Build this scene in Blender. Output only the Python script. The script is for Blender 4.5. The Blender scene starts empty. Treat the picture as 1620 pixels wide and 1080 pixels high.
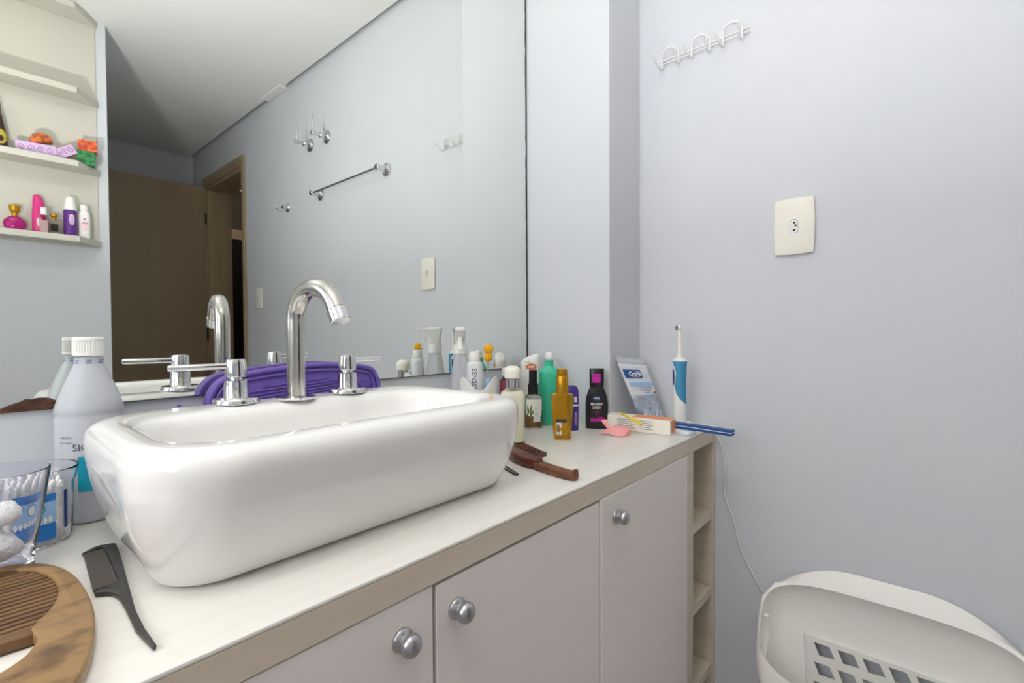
import bpy, bmesh, math, random
from mathutils import Vector, Matrix
random.seed(7)
S = bpy.context.scene
COL = S.collection
PI = math.pi

# ------------------------------------------------------------------ camera, world, light, exposure
cam = bpy.data.cameras.new('camera'); camo = bpy.data.objects.new('camera', cam); COL.objects.link(camo)
cam.sensor_width = 36.0; cam.lens = 767.26 / 1620 * 36.0; cam.clip_start = 0.02
_yaw, _pit, _rol = math.radians(40.911), math.radians(-1.0775), math.radians(-0.3158)
_F = Vector((math.cos(_pit)*math.cos(_yaw), math.cos(_pit)*math.sin(_yaw), math.sin(_pit)))
_r = Vector((math.sin(_yaw), -math.cos(_yaw), 0)); _u = _r.cross(_F)
_R = math.cos(_rol)*_r + math.sin(_rol)*_u; _U = -math.sin(_rol)*_r + math.cos(_rol)*_u
camo.matrix_world = Matrix(((_R.x, _U.x, -_F.x, 0), (_R.y, _U.y, -_F.y, 0), (_R.z, _U.z, -_F.z, 1.10), (0, 0, 0, 1)))
S.camera = camo
LAMP_POS = (-0.16, 0.10, 2.40); LAMP_STRENGTH = 19.0; LAMP_COL = (1.0, 0.965, 0.92)
W = bpy.data.worlds.new('world'); S.world = W; W.use_nodes = True
W.node_tree.nodes['Background'].inputs[0].default_value = (0.94, 0.96, 1.0, 1)
W.node_tree.nodes['Background'].inputs[1].default_value = 5.0
S.view_settings.view_transform = 'Standard'; S.view_settings.look = 'None'
S.view_settings.gamma = 1.0; S.view_settings.use_curve_mapping = False
S.view_settings.exposure = 0.28
cy = S.cycles
cy.max_bounces = 16; cy.diffuse_bounces = 6; cy.glossy_bounces = 8; cy.transmission_bounces = 14; cy.transparent_max_bounces = 12
cy.caustics_reflective = True; cy.caustics_refractive = True; cy.sample_clamp_indirect = 4.0

# the photographer's flash, held just above the camera and bounced off the ceiling
fl = bpy.data.lights.new('bounce_flash', 'AREA'); fl.shape = 'RECTANGLE'; fl.size = .08; fl.size_y = .06; fl.energy = 12.0; fl.color = (1.0, .985, .965)
flo = bpy.data.objects.new('bounce_flash', fl); COL.objects.link(flo); flo.location = (-.02, -.03, 1.32); flo.rotation_euler = (math.radians(180), 0, 0)

hl = bpy.data.lights.new('added_hall_fill', 'POINT'); hl.shadow_soft_size = .08; hl.energy = 4.0; hl.color = (1.0, .92, .82)  # point light added without a fixture, so the hall strip shows
hlo = bpy.data.objects.new('added_hall_fill', hl); COL.objects.link(hlo); hlo.location = (1.75, -2.62, 2.28)

# ------------------------------------------------------------------ materials
def lin(h):
    h = h.lstrip('#'); o = []
    for i in (0, 2, 4):
        c = int(h[i:i+2], 16)/255
        o.append(c/12.92 if c <= .04045 else ((c+.055)/1.055)**2.4)
    return tuple(o)
def mat(name, col, rough=.5, metal=0., trans=0., ior=1.45, spec=.5, coat=0., noise=None, bump=None, emit=None, sss=0.):
    m = bpy.data.materials.new(name); m.use_nodes = True
    nt = m.node_tree; b = nt.nodes['Principled BSDF']; I = b.inputs
    c = lin(col) if isinstance(col, str) else col
    I['Base Color'].default_value = (*c, 1); I['Roughness'].default_value = rough; I['Metallic'].default_value = metal
    I['Transmission Weight'].default_value = trans; I['IOR'].default_value = ior; I['Specular IOR Level'].default_value = spec
    I['Coat Weight'].default_value = coat; I['Coat Roughness'].default_value = .05
    if emit: I['Emission Color'].default_value = (*emit[0], 1); I['Emission Strength'].default_value = emit[1]
    tc = nt.nodes.new('ShaderNodeTexCoord')
    if noise:   # (second colour, scale xyz, detail, contrast lo, hi)
        c2, sc, det, lo, hi = noise
        mp = nt.nodes.new('ShaderNodeMapping'); mp.inputs['Scale'].default_value = sc
        n = nt.nodes.new('ShaderNodeTexNoise'); n.inputs['Detail'].default_value = det; n.inputs['Scale'].default_value = 1
        r = nt.nodes.new('ShaderNodeValToRGB'); r.color_ramp.elements[0].position = lo; r.color_ramp.elements[1].position = hi
        r.color_ramp.elements[0].color = (*c, 1); r.color_ramp.elements[1].color = (*(lin(c2) if isinstance(c2, str) else c2), 1)
        L = nt.links
        L.new(tc.outputs['Object'], mp.inputs['Vector']); L.new(mp.outputs[0], n.inputs['Vector'])
        L.new(n.outputs['Fac'], r.inputs['Fac']); L.new(r.outputs['Color'], I['Base Color'])
    if bump:    # (scale, strength, distance)
        n = nt.nodes.new('ShaderNodeTexNoise'); n.inputs['Scale'].default_value = bump[0]; n.inputs['Detail'].default_value = 4
        bp = nt.nodes.new('ShaderNodeBump'); bp.inputs['Strength'].default_value = bump[1]; bp.inputs['Distance'].default_value = bump[2]
        nt.links.new(tc.outputs['Object'], n.inputs['Vector']); nt.links.new(n.outputs['Fac'], bp.inputs['Height']); nt.links.new(bp.outputs[0], I['Normal'])
    return m

M = {}
M['wall'] = mat('wall_paint', '#d0d3d9', .55, spec=.3, noise=('#d3d5da', (3, 3, 3), 3, .35, .65), bump=(90, .06, .001))
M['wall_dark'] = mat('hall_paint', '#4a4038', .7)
M['ceil'] = mat('ceiling_paint', '#eeeeec', .7, spec=.2, bump=(60, .05, .001))
M['gap'] = mat('shadow_gap', '#55585c', .8)
M['floor'] = mat('floor_tile', '#b9aca4', .35, noise=('#ad9f97', (6, 6, 6), 4, .4, .6))
M['brown'] = mat('brown_door_laminate', '#9b866b', .45, noise=('#948064', (14, 14, 1.2), 5, .35, .7))
M['frame'] = mat('brown_door_frame', '#a79174', .45, noise=('#9c866a', (14, 14, 1.2), 5, .35, .7))
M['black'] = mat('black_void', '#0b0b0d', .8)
M['mirror'] = mat('mirror_silver', (.86, .885, .850), .012, 1.0)
M['mirror_edge'] = mat('mirror_edge', '#3d4440', .5)
M['desilver'] = mat('worn_mirror_back', '#5e3a2a', .7, noise=('#3e2419', (60, 60, 60), 5, .4, .6), bump=(200, .6, .002))
M['lam_top'] = mat('white_laminate', '#eeebe4', .28, noise=('#e9e6de', (4, 60, 30), 4, .4, .65))
M['lam_edge'] = mat('cream_laminate_edge', '#d8ccba', .35, noise=('#cec0ad', (3, 20, 45), 5, .35, .7))
M['lam_door'] = mat('white_door_laminate', '#ebe3df', .4)
M['ceramic'] = mat('white_ceramic', '#f1efec', .05, spec=.5, coat=.35)
M['chrome'] = mat('chrome', (.70, .70, .715), .07, 1.0)
M['chrome_worn'] = mat('worn_chrome', (.58, .555, .525), .15, 1.0, bump=(120, .05, .001))
M['satin'] = mat('satin_steel', (.50, .50, .52), .32, 1.0)
M['dark'] = mat('dark_metal', '#2b2b2c', .4, .6)
M['purple'] = mat('purple_plastic', '#6f58ad', .42)
M['white'] = mat('white_plastic', '#efeeea', .35)
M['whitem'] = mat('matt_white', '#eceae4', .6)
M['offwhite'] = mat('ivory_plastic', '#efebdf', .4)
M['cream'] = mat('cream_plastic', '#f0eee8', .38)
M['wire'] = mat('white_wire', '#eeeeec', .3)
M['shelfw'] = mat('cream_shelf_board', '#c6c3b8', .45)
M['clear'] = mat('clear_plastic', (.97, .975, 1.0), .03, trans=1.0, ior=1.22)
M['clear_lilac'] = mat('clear_thick_plastic', (.93, .93, .985), .04, trans=1.0, ior=1.26)
M['frost'] = mat('frosted_plastic', (.93, .945, .97), .25, trans=.62, ior=1.25)
M['liquid'] = mat('clear_liquid', (.84, .88, .97), .2, trans=.45, ior=1.2)
M['glass'] = mat('clear_glass', (.97, .97, .95), .02, trans=1.0, ior=1.45)
M['thin'] = mat('thin_clear_plastic', (.98, .98, .97), .03, trans=1.0, ior=1.12)
M['cotton'] = mat('cotton', '#f4f2ee', .95, bump=(400, .8, .002))
M['blue'] = mat('blue_print', '#1f78c8', .4)
M['ltblue'] = mat('light_blue_print', '#9cc3ea', .4)
M['navy'] = mat('navy_print', '#1c3474', .4)
M['teal_lab'] = mat('teal_label', '#1498b4', .4)
M['ink'] = mat('grey_ink', '#4d5670', .6)
M['inkb'] = mat('blue_ink', '#3b53a8', .6)
M['inkd'] = mat('dark_ink', '#3a3634', .6)
M['teal'] = mat('teal_plastic', '#3fc09a', .35)
M['amber'] = mat('amber_oil', (.83, .42, .02), .06, trans=.8, ior=1.35)
M['gold'] = mat('gold_plastic', '#b98a1c', .28, .55)
M['amber2'] = mat('brown_oil', (.50, .20, .05), .08, trans=.6, ior=1.3)
M['blackp'] = mat('black_plastic', '#17171a', .3)
M['blackm'] = mat('black_bottle', '#232225', .35)
M['magenta'] = mat('magenta_print', '#c01f9b', .4)
M['pink'] = mat('pink_plastic', '#f2a3a2', .45)
M['violet'] = mat('violet_tube', '#43308f', .35)
M['orange'] = mat('orange_print', '#e2702a', .45)
M['card'] = mat('white_card', '#f2ece2', .6)
M['cardo'] = mat('orange_card', '#e89a66', .6)
M['yellow'] = mat('yellow_plastic', '#f2d534', .4)
M['bristle'] = mat('yellow_bristles', '#f4b41d', .7, bump=(500, .8, .003))
M['leaf'] = mat('green_leaf_print', '#5d7f3a', .6)
M['crimson'] = mat('crimson_label', '#8d3f55', .5)
M['brushblue'] = mat('blue_grip', '#3f8db4', .45)
M['dkblue'] = mat('dark_blue', '#1d4f93', .45)
M['silverp'] = mat('silver_tube', '#e3e4e8', .35)
M['foil'] = mat('grey_blue_film', '#8c9ab2', .22, spec=.8, noise=('#b9c4d4', (40, 40, 40), 5, .35, .65), bump=(70, .9, .006))
M['bagfilm'] = mat('white_film', '#dfe3ea', .22, spec=.6, bump=(30, .3, .004))
M['bagclear'] = mat('clear_film', (.85, .88, .92), .12, trans=.55, ior=1.15, bump=(40, .4, .004))
M['wood1'] = mat('carved_wood', '#9c7a4e', .34, noise=('#50361f', (30, 42, 30), 6, .45, .68))
M['wood1b'] = mat('dark_wood_teeth', '#7c5c3a', .45, noise=('#5c4128', (5, 60, 40), 5, .4, .7))
M['wood2'] = mat('reddish_wood', '#6e3422', .35, noise=('#4a2015', (20, 20, 20), 5, .4, .65))
M['wood2b'] = mat('brown_wood_handle', '#7c4a32', .35, noise=('#5f3624', (20, 20, 20), 5, .4, .65))
M['combblk'] = mat('dark_grey_plastic', '#33302e', .42, noise=('#4a4642', (90, 90, 90), 4, .45, .75))
M['lilac'] = mat('lilac_paper', '#cdaed4', .6)
M['plum'] = mat('plum_ink', '#6b4a78', .6)
M['green'] = mat('green_box', '#2f8a4d', .45, noise=('#14552b', (50, 50, 50), 4, .4, .6))
M['orangebox'] = mat('orange_box', '#e86a2c', .45, noise=('#b53a1a', (60, 60, 60), 4, .45, .6))
M['rust'] = mat('rust_case', '#8a4a22', .4, noise=('#d0662c', (60, 60, 60), 4, .45, .6))
M['hotpink'] = mat('pink_deodorant', '#d32f80', .35)
M['wine'] = mat('magenta_glass', (.50, .02, .22), .08, trans=.35, ior=1.35)
M['aval'] = mat('avocado_yellow', '#b7a238', .4)
M['dkbrown'] = mat('dark_brown_bottle', '#33231f', .35)
M['vp'] = mat('purple_can', '#5b2a80', .3)
M['babypink'] = mat('pale_pink', '#f3cfd4', .5)
M['lamp'] = mat('lit_lamp_glass', '#ffffff', .5, emit=(LAMP_COL, LAMP_STRENGTH))
M['cord'] = mat('white_cord', '#e8e4de', .45)

# ------------------------------------------------------------------ helpers
def finish(bm, name, m, parent=None, smooth=35, sub=0):
    bmesh.ops.recalc_face_normals(bm, faces=bm.faces)
    me = bpy.data.meshes.new(name); bm.to_mesh(me); bm.free()
    return link(me, name, m, parent, smooth, sub)
def link(me, name, m, parent=None, smooth=35, sub=0):
    for mm in (m if isinstance(m, (list, tuple)) else [m]): me.materials.append(mm)
    if smooth:
        for p in me.polygons: p.use_smooth = True
        if smooth < 180: me.set_sharp_from_angle(angle=math.radians(smooth))
    o = bpy.data.objects.new(name, me); COL.objects.link(o)
    if parent: o.parent = parent
    if sub:
        s = o.modifiers.new('subdivision', 'SUBSURF'); s.levels = sub; s.render_levels = sub
    return o
def thing(name, label, cat, loc=(0, 0, 0), rz=0., group=None):
    o = bpy.data.objects.new(name, None); COL.objects.link(o); o.empty_display_size = .02
    o.location = loc; o.rotation_euler = (0, 0, rz); o['label'] = label; o['category'] = cat
    if group: o['group'] = group
    return o
def tag(o, label, cat, group=None):
    o['label'] = label; o['category'] = cat
    if group: o['group'] = group
    return o
def struct(o): o['kind'] = 'structure'; return o
def box(bm, x0, x1, y0, y1, z0, z1, bev=0., mtx=None):
    t = bmesh.new()
    bmesh.ops.create_cube(t, size=1)
    for v in t.verts: v.co = Vector((x0+(v.co.x+.5)*(x1-x0), y0+(v.co.y+.5)*(y1-y0), z0+(v.co.z+.5)*(z1-z0)))
    if bev: bmesh.ops.bevel(t, geom=t.edges[:], offset=bev, segments=2, affect='EDGES', profile=.5)
    join(bm, t, mtx)
def join(bm, t, mtx=None):
    if mtx is not None: bmesh.ops.transform(t, matrix=mtx, verts=t.verts)
    me = bpy.data.meshes.new('tmp'); t.to_mesh(me); t.free(); bm.from_mesh(me); bpy.data.meshes.remove(me)
def rings(bm, R, cap0=True, cap1=True, closed=True):
    vs = [[bm.verts.new(p) for p in r] for r in R]
    n = len(R[0])
    for a, b in zip(vs[:-1], vs[1:]):
        for i in range(n if closed else n-1):
            j = (i+1) % n
            bm.faces.new((a[i], a[j], b[j], b[i]))
    if cap0: bm.faces.new(vs[0][::-1])
    if cap1: bm.faces.new(vs[-1])
    return vs
def lathe(bm, prof, seg=32, c=(0, 0), cap0=True, cap1=True, mtx=None):
    t = bmesh.new()
    rings(t, [[(c[0]+r*math.cos(2*PI*i/seg), c[1]+r*math.sin(2*PI*i/seg), z) for i in range(seg)] for z, r in prof], cap0, cap1)
    join(bm, t, mtx)
def sup(bm, prof, seg=40, c=(0, 0), cap0=True, cap1=True, mtx=None):
    # prof: (z, hx, hy, exponent[, dx])
    R = []
    for p in prof:
        z, hx, hy, n = p[:4]; dx = p[4] if len(p) > 4 else 0
        ring = []
        for i in range(seg):
            a = 2*PI*i/seg; ca, sa = math.cos(a), math.sin(a)
            ring.append((c[0]+dx+hx*math.copysign(abs(ca)**(2/n), ca), c[1]+hy*math.copysign(abs(sa)**(2/n), sa), z))
        R.append(ring)
    t = bmesh.new(); rings(t, R, cap0, cap1); join(bm, t, mtx)
def tube(bm, pts, r, seg=10, closed=False, caps=True):
    pts = [Vector(p) for p in pts]; n = len(pts); R = []
    up = None
    for i, p in enumerate(pts):
        if closed: d = pts[(i+1) % n]-pts[i-1]
        else: d = pts[min(i+1, n-1)]-pts[max(i-1, 0)]
        d.normalize()
        if up is None:
            up = Vector((0, 0, 1)) if abs(d.z) < .9 else Vector((1, 0, 0))
        a = up - d*up.dot(d); a.normalize(); up = a; b = d.cross(a)
        rr = r[i] if isinstance(r, (list, tuple)) else r
        R.append([p+a*rr*math.cos(2*PI*k/seg)+b*rr*math.sin(2*PI*k/seg) for k in range(seg)])
    if closed:
        R.append(R[0]); rings(bm, R, False, False); bmesh.ops.remove_doubles(bm, verts=bm.verts, dist=1e-7)
    else: rings(bm, R, caps, caps)
def prism(bm, pts, z0, z1, bev=0., mtx=None, seg=2):
    t = bmesh.new()
    a = [t.verts.new((p[0], p[1], z0)) for p in pts]; b = [t.verts.new((p[0], p[1], z1)) for p in pts]
    n = len(pts)
    f0 = t.faces.new(a[::-1]); f1 = t.faces.new(b)
    for i in range(n): t.faces.new((a[i], a[(i+1) % n], b[(i+1) % n], b[i]))
    bmesh.ops.recalc_face_normals(t, faces=t.faces)
    if bev:
        es = [e for e in t.edges if (e.verts[0].co.z == e.verts[1].co.z)]
        bmesh.ops.bevel(t, geom=es, offset=bev, segments=seg, affect='EDGES', profile=.5)
    join(bm, t, mtx)
def spline(P, n=8, closed=False):
    P = [Vector(p) for p in P]; out = []; N = len(P)
    rng = range(N if closed else N-1)
    for i in rng:
        if closed: p0, p1, p2, p3 = P[i-1], P[i], P[(i+1) % N], P[(i+2) % N]
        else: p0, p1, p2, p3 = P[max(i-1, 0)], P[i], P[i+1], P[min(i+2, N-1)]
        for k in range(n):
            t = k/n
            out.append(.5*((2*p1)+(-p0+p2)*t+(2*p0-5*p1+4*p2-p3)*t*t+(-p0+3*p1-3*p2+p3)*t**3))
    if not closed: out.append(P[-1])
    return out
def rrect(cx, cy_, hx, hy, r, z, nc=8, ns=6):
    P = []
    cor = [(cx+hx-r, cy_+hy-r, 0), (cx-hx+r, cy_+hy-r, 90), (cx-hx+r, cy_-hy+r, 180), (cx+hx-r, cy_-hy+r, 270)]
    for i, (x, y, a) in enumerate(cor):
        arc = [(x+r*math.cos(math.radians(a+90*k/nc)), y+r*math.sin(math.radians(a+90*k/nc)), z) for k in range(nc+1)]
        P += arc
        nx, ny, na = cor[(i+1) % 4]
        q = (nx+r*math.cos(math.radians(na)), ny+r*math.sin(math.radians(na)), z); e = arc[-1]
        for k in range(1, ns): P.append(tuple(e[j]+(q[j]-e[j])*k/ns for j in range(3)))
    return P
def text_mesh(s, size, f=lambda x, z: (x, 0, z), align='CENTER', rot=0., bold=0.):
    cu = bpy.data.curves.new('t', 'FONT'); cu.body = s; cu.size = size; cu.align_x = align; cu.align_y = 'CENTER'; cu.offset = bold; cu.resolution_u = 3
    o = bpy.data.objects.new('t', cu); COL.objects.link(o)
    dg = bpy.context.evaluated_depsgraph_get(); dg.update()
    me = bpy.data.meshes.new_from_object(o.evaluated_get(dg))
    bpy.data.objects.remove(o); bpy.data.curves.remove(cu)
    me.materials.clear()
    c, s_ = math.cos(rot), math.sin(rot)
    for v in me.vertices:
        x, z = v.co.x*c-v.co.y*s_, v.co.x*s_+v.co.y*c
        v.co = f(x, z)
    return me
def text(s, size, m, parent, f, name='lettering', rot=0., bold=0., align='CENTER'):
    return link(text_mesh(s, size, f, align, rot, bold), name, m, parent, 0)
def front(hx, hy, n, x0=0., z0=0., off=.0004):
    # maps label coords onto the front (-Y) of a superellipse bottle
    def f(x, z):
        xx = max(-hx*.999, min(hx*.999, x+x0))
        return (xx, -hy*(1-abs(xx/hx)**n)**(1/n)-off, z+z0)
    return f
def patch(name, m, parent, f, x0, x1, z0, z1, nx=12, nz=4):
    bm = bmesh.new(); g = []
    for k in range(nz+1):
        z = z0+(z1-z0)*k/nz
        a = x0(z) if callable(x0) else x0; b = x1(z) if callable(x1) else x1
        g.append([bm.verts.new(f(a+(b-a)*i/nx, z)) for i in range(nx+1)])
    for k in range(nz):
        for i in range(nx): bm.faces.new((g[k][i], g[k][i+1], g[k+1][i+1], g[k+1][i]))
    return finish(bm, name, m, parent, 180)
def disc(name, m, parent, f, cx, cz, rx, rz, n=24):
    bm = bmesh.new()
    c = bm.verts.new(f(cx, cz))
    inner = [bm.verts.new(f(cx+.5*rx*math.cos(2*PI*i/n), cz+.5*rz*math.sin(2*PI*i/n))) for i in range(n)]
    outer = [bm.verts.new(f(cx+rx*math.cos(2*PI*i/n), cz+rz*math.sin(2*PI*i/n))) for i in range(n)]
    for i in range(n):
        j = (i+1) % n
        bm.faces.new((c, inner[i], inner[j])); bm.faces.new((inner[i], outer[i], outer[j], inner[j]))
    return finish(bm, name, m, parent, 180)
def part(name, m, parent, build, smooth=35, sub=0):
    bm = bmesh.new(); build(bm); return finish(bm, name, m, parent, smooth, sub)
def facing(x, y): return math.atan2(-x, y)
def copy_tree(o, parent=None):
    c = o.copy(); COL.objects.link(c)
    if parent: c.parent = parent
    for ch in list(o.children): copy_tree(ch, c)
    return c

H = 1.10                 # eye height
CT = H-.2265             # counter top
XR = 1.185               # right wall
YM = .8326               # mirror face / back wall
CE = 2.40                # ceiling
YF = -.98                # wall behind, with the shelves
XF = .445                # its free end
YE = -2.465              # far end of the passage

# ------------------------------------------------------------------ setting
def b_floor(bm): box(bm, -.95, 2.6, -3.2, 1.0, -.08, 0)
struct(part('floor', M['floor'], None, b_floor, 0))
def b_ceil(bm):
    prism(bm, [(-.95, 1.0), (-.95, YF-.12), (XF-.02, YF-.12), (XF-.02, YE+.02), (XR-.02, YE+.02), (XR-.02, YM), (XR-.02, 1.0)], CE, CE+.03)
struct(part('ceiling', M['ceil'], None, b_ceil, 0))
def b_cgap(bm): box(bm, -.95, 2.6, -3.2, 1.0, CE+.031, CE+.10)
struct(part('trim_1', M['gap'], None, b_cgap, 0))
struct(part('trim_2', M['ceil'], None, lambda bm: box(bm, XR-.045, XR-.001, -1.149, -.923, CE-.006, CE+.03, .003), 0))
struct(part('wall_back', M['wall'], None, lambda bm: box(bm, -.95, XR+.15, YM+.004, 1.0, 0, CE+.03), 0))
struct(part('wall_column', M['wall'], None, lambda bm: box(bm, 1.027, XR, .5815, YM+.004, 0, CE+.03, .002), 0))
DY0, DY1, DZ = -2.18, -1.52, 2.13        # doorway in the right wall
def b_wr(bm):
    box(bm, XR, XR+.14, DY1, 1.0, 0, CE+.03); box(bm, XR, XR+.14, -3.2, DY0, 0, CE+.03); box(bm, XR, XR+.14, DY0, DY1, DZ, CE+.03)
struct(part('wall_right', M['wall'], None, b_wr, 0))
struct(part('wall_front', M['wall'], None, lambda bm: box(bm, -.95, XF, YE-.1, YF, 0, CE+.03), 0))
WY0, WY1, WZ0, WZ1 = .02, .72, 1.10, 1.90      # unseen window opening, added in the left wall to lift the lower right wall
def b_wl(bm):
    box(bm, -.95, -.85, YF, WY0, 0, CE+.03); box(bm, -.95, -.85, WY1, 1.0, 0, CE+.03)
    box(bm, -.95, -.85, WY0, WY1, 0, WZ0); box(bm, -.95, -.85, WY0, WY1, WZ1, CE+.03)
struct(part('wall_left', M['wall'], None, b_wl, 0))
def b_win(bm):
    for a, b, c, d in ((WY0, WY0+.035, WZ0, WZ1), (WY1-.035, WY1, WZ0, WZ1), (WY0+.035, WY1-.035, WZ0, WZ0+.035), (WY0+.035, WY1-.035, WZ1-.035, WZ1), ((WY0+WY1)/2-.015, (WY0+WY1)/2+.015, WZ0+.035, WZ1-.035)):
        box(bm, -.925, -.875, a, b, c, d, .002)
struct(part('added_fill_window', M['white'], None, b_win, 0))
struct(part('wall_end', M['wall'], None, lambda bm: box(bm, XF, XR+.14, YE-.1, YE, 0, CE+.03), 0))
# dark hall seen through the doorway
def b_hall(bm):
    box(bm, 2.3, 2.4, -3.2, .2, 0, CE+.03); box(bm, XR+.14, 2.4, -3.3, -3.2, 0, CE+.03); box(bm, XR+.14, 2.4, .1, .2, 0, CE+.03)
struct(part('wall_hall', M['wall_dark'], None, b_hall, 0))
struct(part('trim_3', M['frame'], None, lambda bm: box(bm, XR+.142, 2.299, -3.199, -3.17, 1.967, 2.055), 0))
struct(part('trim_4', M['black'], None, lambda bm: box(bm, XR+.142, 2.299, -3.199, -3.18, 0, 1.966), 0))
# door
d1 = bpy.data.objects.new('door_1', None); COL.objects.link(d1); struct(d1); d1.location = (XR, DY0, 0)
def b_fr(bm):
    f = .03
    for y0, y1 in ((0, f), (DY1-DY0-f, DY1-DY0)): box(bm, -.006, .146, y0, y1, 0, DZ, .001)
    box(bm, -.006, .146, 0, DY1-DY0, DZ-f, DZ, .001)
part('door_frame', M['frame'], d1, b_fr, 0)
def b_cas(bm):
    w = .055
    box(bm, -.014, -.001, DY1-DY0-.01, DY1-DY0-.01+w*.55, 0, DZ+.0585, .002)
    box(bm, -.014, -.001, -w+.01, .01, 0, DZ+.0585, .002)
    box(bm, -.014, -.001, .01, DY1-DY0-.01, DZ-.005, DZ+.0585, .002)
part('door_casing', M['frame'], d1, b_cas, 0)
part('door_leaf', M['brown'], d1, lambda bm: box(bm, -.68, -.018, -.018, .017, .01, DZ-.012, .002), 0)
for z in (.25, 1.1, 1.9):
    part('hinge', M['dark'], d1, lambda bm: lathe(bm, [(z-.04, .005), (z+.04, .005)], 10, (-.016, .02)))

# ------------------------------------------------------------------ mirror
mir = thing('wall_mirror', 'large frameless wall mirror above the basin', 'mirror', (0, YM, 0))
part('glass', M['mirror'], mir, lambda bm: box(bm, -.845, 1.0235, 0, .004, H-.0915, CE-.002), 0)
def b_edge(bm):
    random.seed(3); z = H-.0915; zz = CE-.002; pts = []; n = 90
    L, Rr = [], []
    for i in range(n+1):
        h = z+(zz-z)*i/n
        L.append((1.0235-.0012-random.random()*.0022, h)); Rr.append((1.0262, h))
    t = bmesh.new()
    for y in (-.0006,):
        a = [t.verts.new((p[0], y, p[1])) for p in L]; b = [t.verts.new((p[0], y, p[1])) for p in Rr]
        c = [t.verts.new((p[0], .0035, p[1])) for p in Rr]
        for i in range(n): t.faces.new((a[i], b[i], b[i+1], a[i+1])); t.faces.new((b[i], c[i], c[i+1], b[i+1]))
    join(bm, t)
part('side_edge', M['mirror_edge'], mir, b_edge, 0)
part('bottom_edge', M['mirror_edge'], mir, lambda bm: box(bm, -.845, 1.0235, -.0004, .004, H-.0928, H-.0914), 0)
def b_wear(bm):
    random.seed(11)
    top = [(-.12, .003), (-.03, .0035), (.02, .003), (.036, .004), (.043, .0075), (.052, .0105), (.057, .0135), (.063, .0125), (.068, .0138), (.074, .0135), (.079, .0125), (.085, .0085), (.092, .0045), (.1, .001)]
    P = [(x, -.0915+h+random.random()*.0006) for x, h in top]
    t = bmesh.new()
    up = [t.verts.new((x, -.0007, H+z)) for x, z in P]; dn = [t.verts.new((x, -.0007, H-.0925)) for x, z in P]
    for i in range(len(P)-1): t.faces.new((dn[i], dn[i+1], up[i+1], up[i]))
    join(bm, t)
o = part('worn_patch', M['desilver'], mir, b_wear, 0); o['label'] = 'brown patch of lost silvering on the mirror edge'

# ------------------------------------------------------------------ counter and vanity
YC = .388
ct = thing('countertop', 'white laminate countertop running along the mirror wall', 'countertop', (0, YC, CT))
def b_ct(bm):
    prism(bm, [(-.848, 0), (XR-.001, 0), (XR-.001, .192), (1.026, .192), (1.026, YM-YC+.003), (-.848, YM-YC+.003)], -.004, 0, .0012)
part('top_surface', M['lam_top'], ct, b_ct, 30)
part('front_edge', M['lam_edge'], ct, lambda bm: box(bm, -.848, XR-.001, .0002, .03, -.0335, -.0042), 0)
part('core_board', M['lam_edge'], ct, lambda bm: box(bm, -.848, 1.026, .03, YM-YC+.003, -.022, -.0042), 0)
zt = -.0345
van = thing('vanity_cabinet', 'white vanity cabinet with knobbed doors and open end shelves', 'cabinet', (0, YC, 0))
ZT = CT+zt
def b_car(bm):
    box(bm, -.848, 1.04, .02, .43, .10, .116); box(bm, -.848, -.832, .02, .43, .116, ZT-.004)
    box(bm, -.848, 1.009, .41, .43, .116, ZT-.004); box(bm, -.84, 1.17, .05, .065, .0, .10)
    for x in (.318, .652): box(bm, x-.004, x+.012, .0215, .41, .116, ZT-.012)
    box(bm, -.832, 1.009, .03, .41, ZT-.012, ZT-.004)
part('carcass', M['lam_edge'], van, b_car, 0)
part('stile', M['lam_edge'], van, lambda bm: box(bm, 1.0105, 1.044, 0, .43, 0, ZT, .0008), 0)
part('end_panel', M['lam_edge'], van, lambda bm: box(bm, 1.172, XR-.0015, 0, .19, 0, ZT, .0008), 0)
part('niche_back', M['lam_edge'], van, lambda bm: box(bm, 1.044, 1.172, .175, .19, 0, ZT), 0)
for z in (-.425, -.607, -.79):
    part('niche_shelf', M['lam_edge'], van, lambda bm: box(bm, 1.0442, 1.1718, .004, .175, H+z-.02, H+z, .0008), 0)
doors = [(-.683, -.349, None), (-.345, -.013, None), (-.009, .3215, .282), (.3265, .6545, .354), (.6575, 1.0085, .702)]
def knob_bm(bm):
    m = Matrix.Rotation(math.radians(90), 4, 'X')    # z -> -y
    lathe(bm, [(0, .0112), (.0018, .0118), (.004, .0112), (.0052, .0082), (.0075, .0062), (.0095, .0075), (.0115, .0100), (.0145, .0113), (.018, .0110), (.021, .0090), (.0228, .0060), (.0235, .002)], 28, mtx=m)
for x0, x1, kx in doors:
    f = -.001 if x0 > .6 else .0015
    topz = ZT-(.0005 if x0 > .6 else .0035 if x0 > .3 else .001)
    d = part('cabinet_door', M['lam_door'], van, lambda bm: box(bm, x0, x1, f, f+.018, .105, topz, .0008), 0)
    if kx is None: kx = x1-.04 if x0 < -.5 else x0+.04
    k = part('knob', M['satin'], d, knob_bm, 60); k.location = (kx, f, H-.299); k['label'] = 'satin steel mushroom knob'

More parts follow.
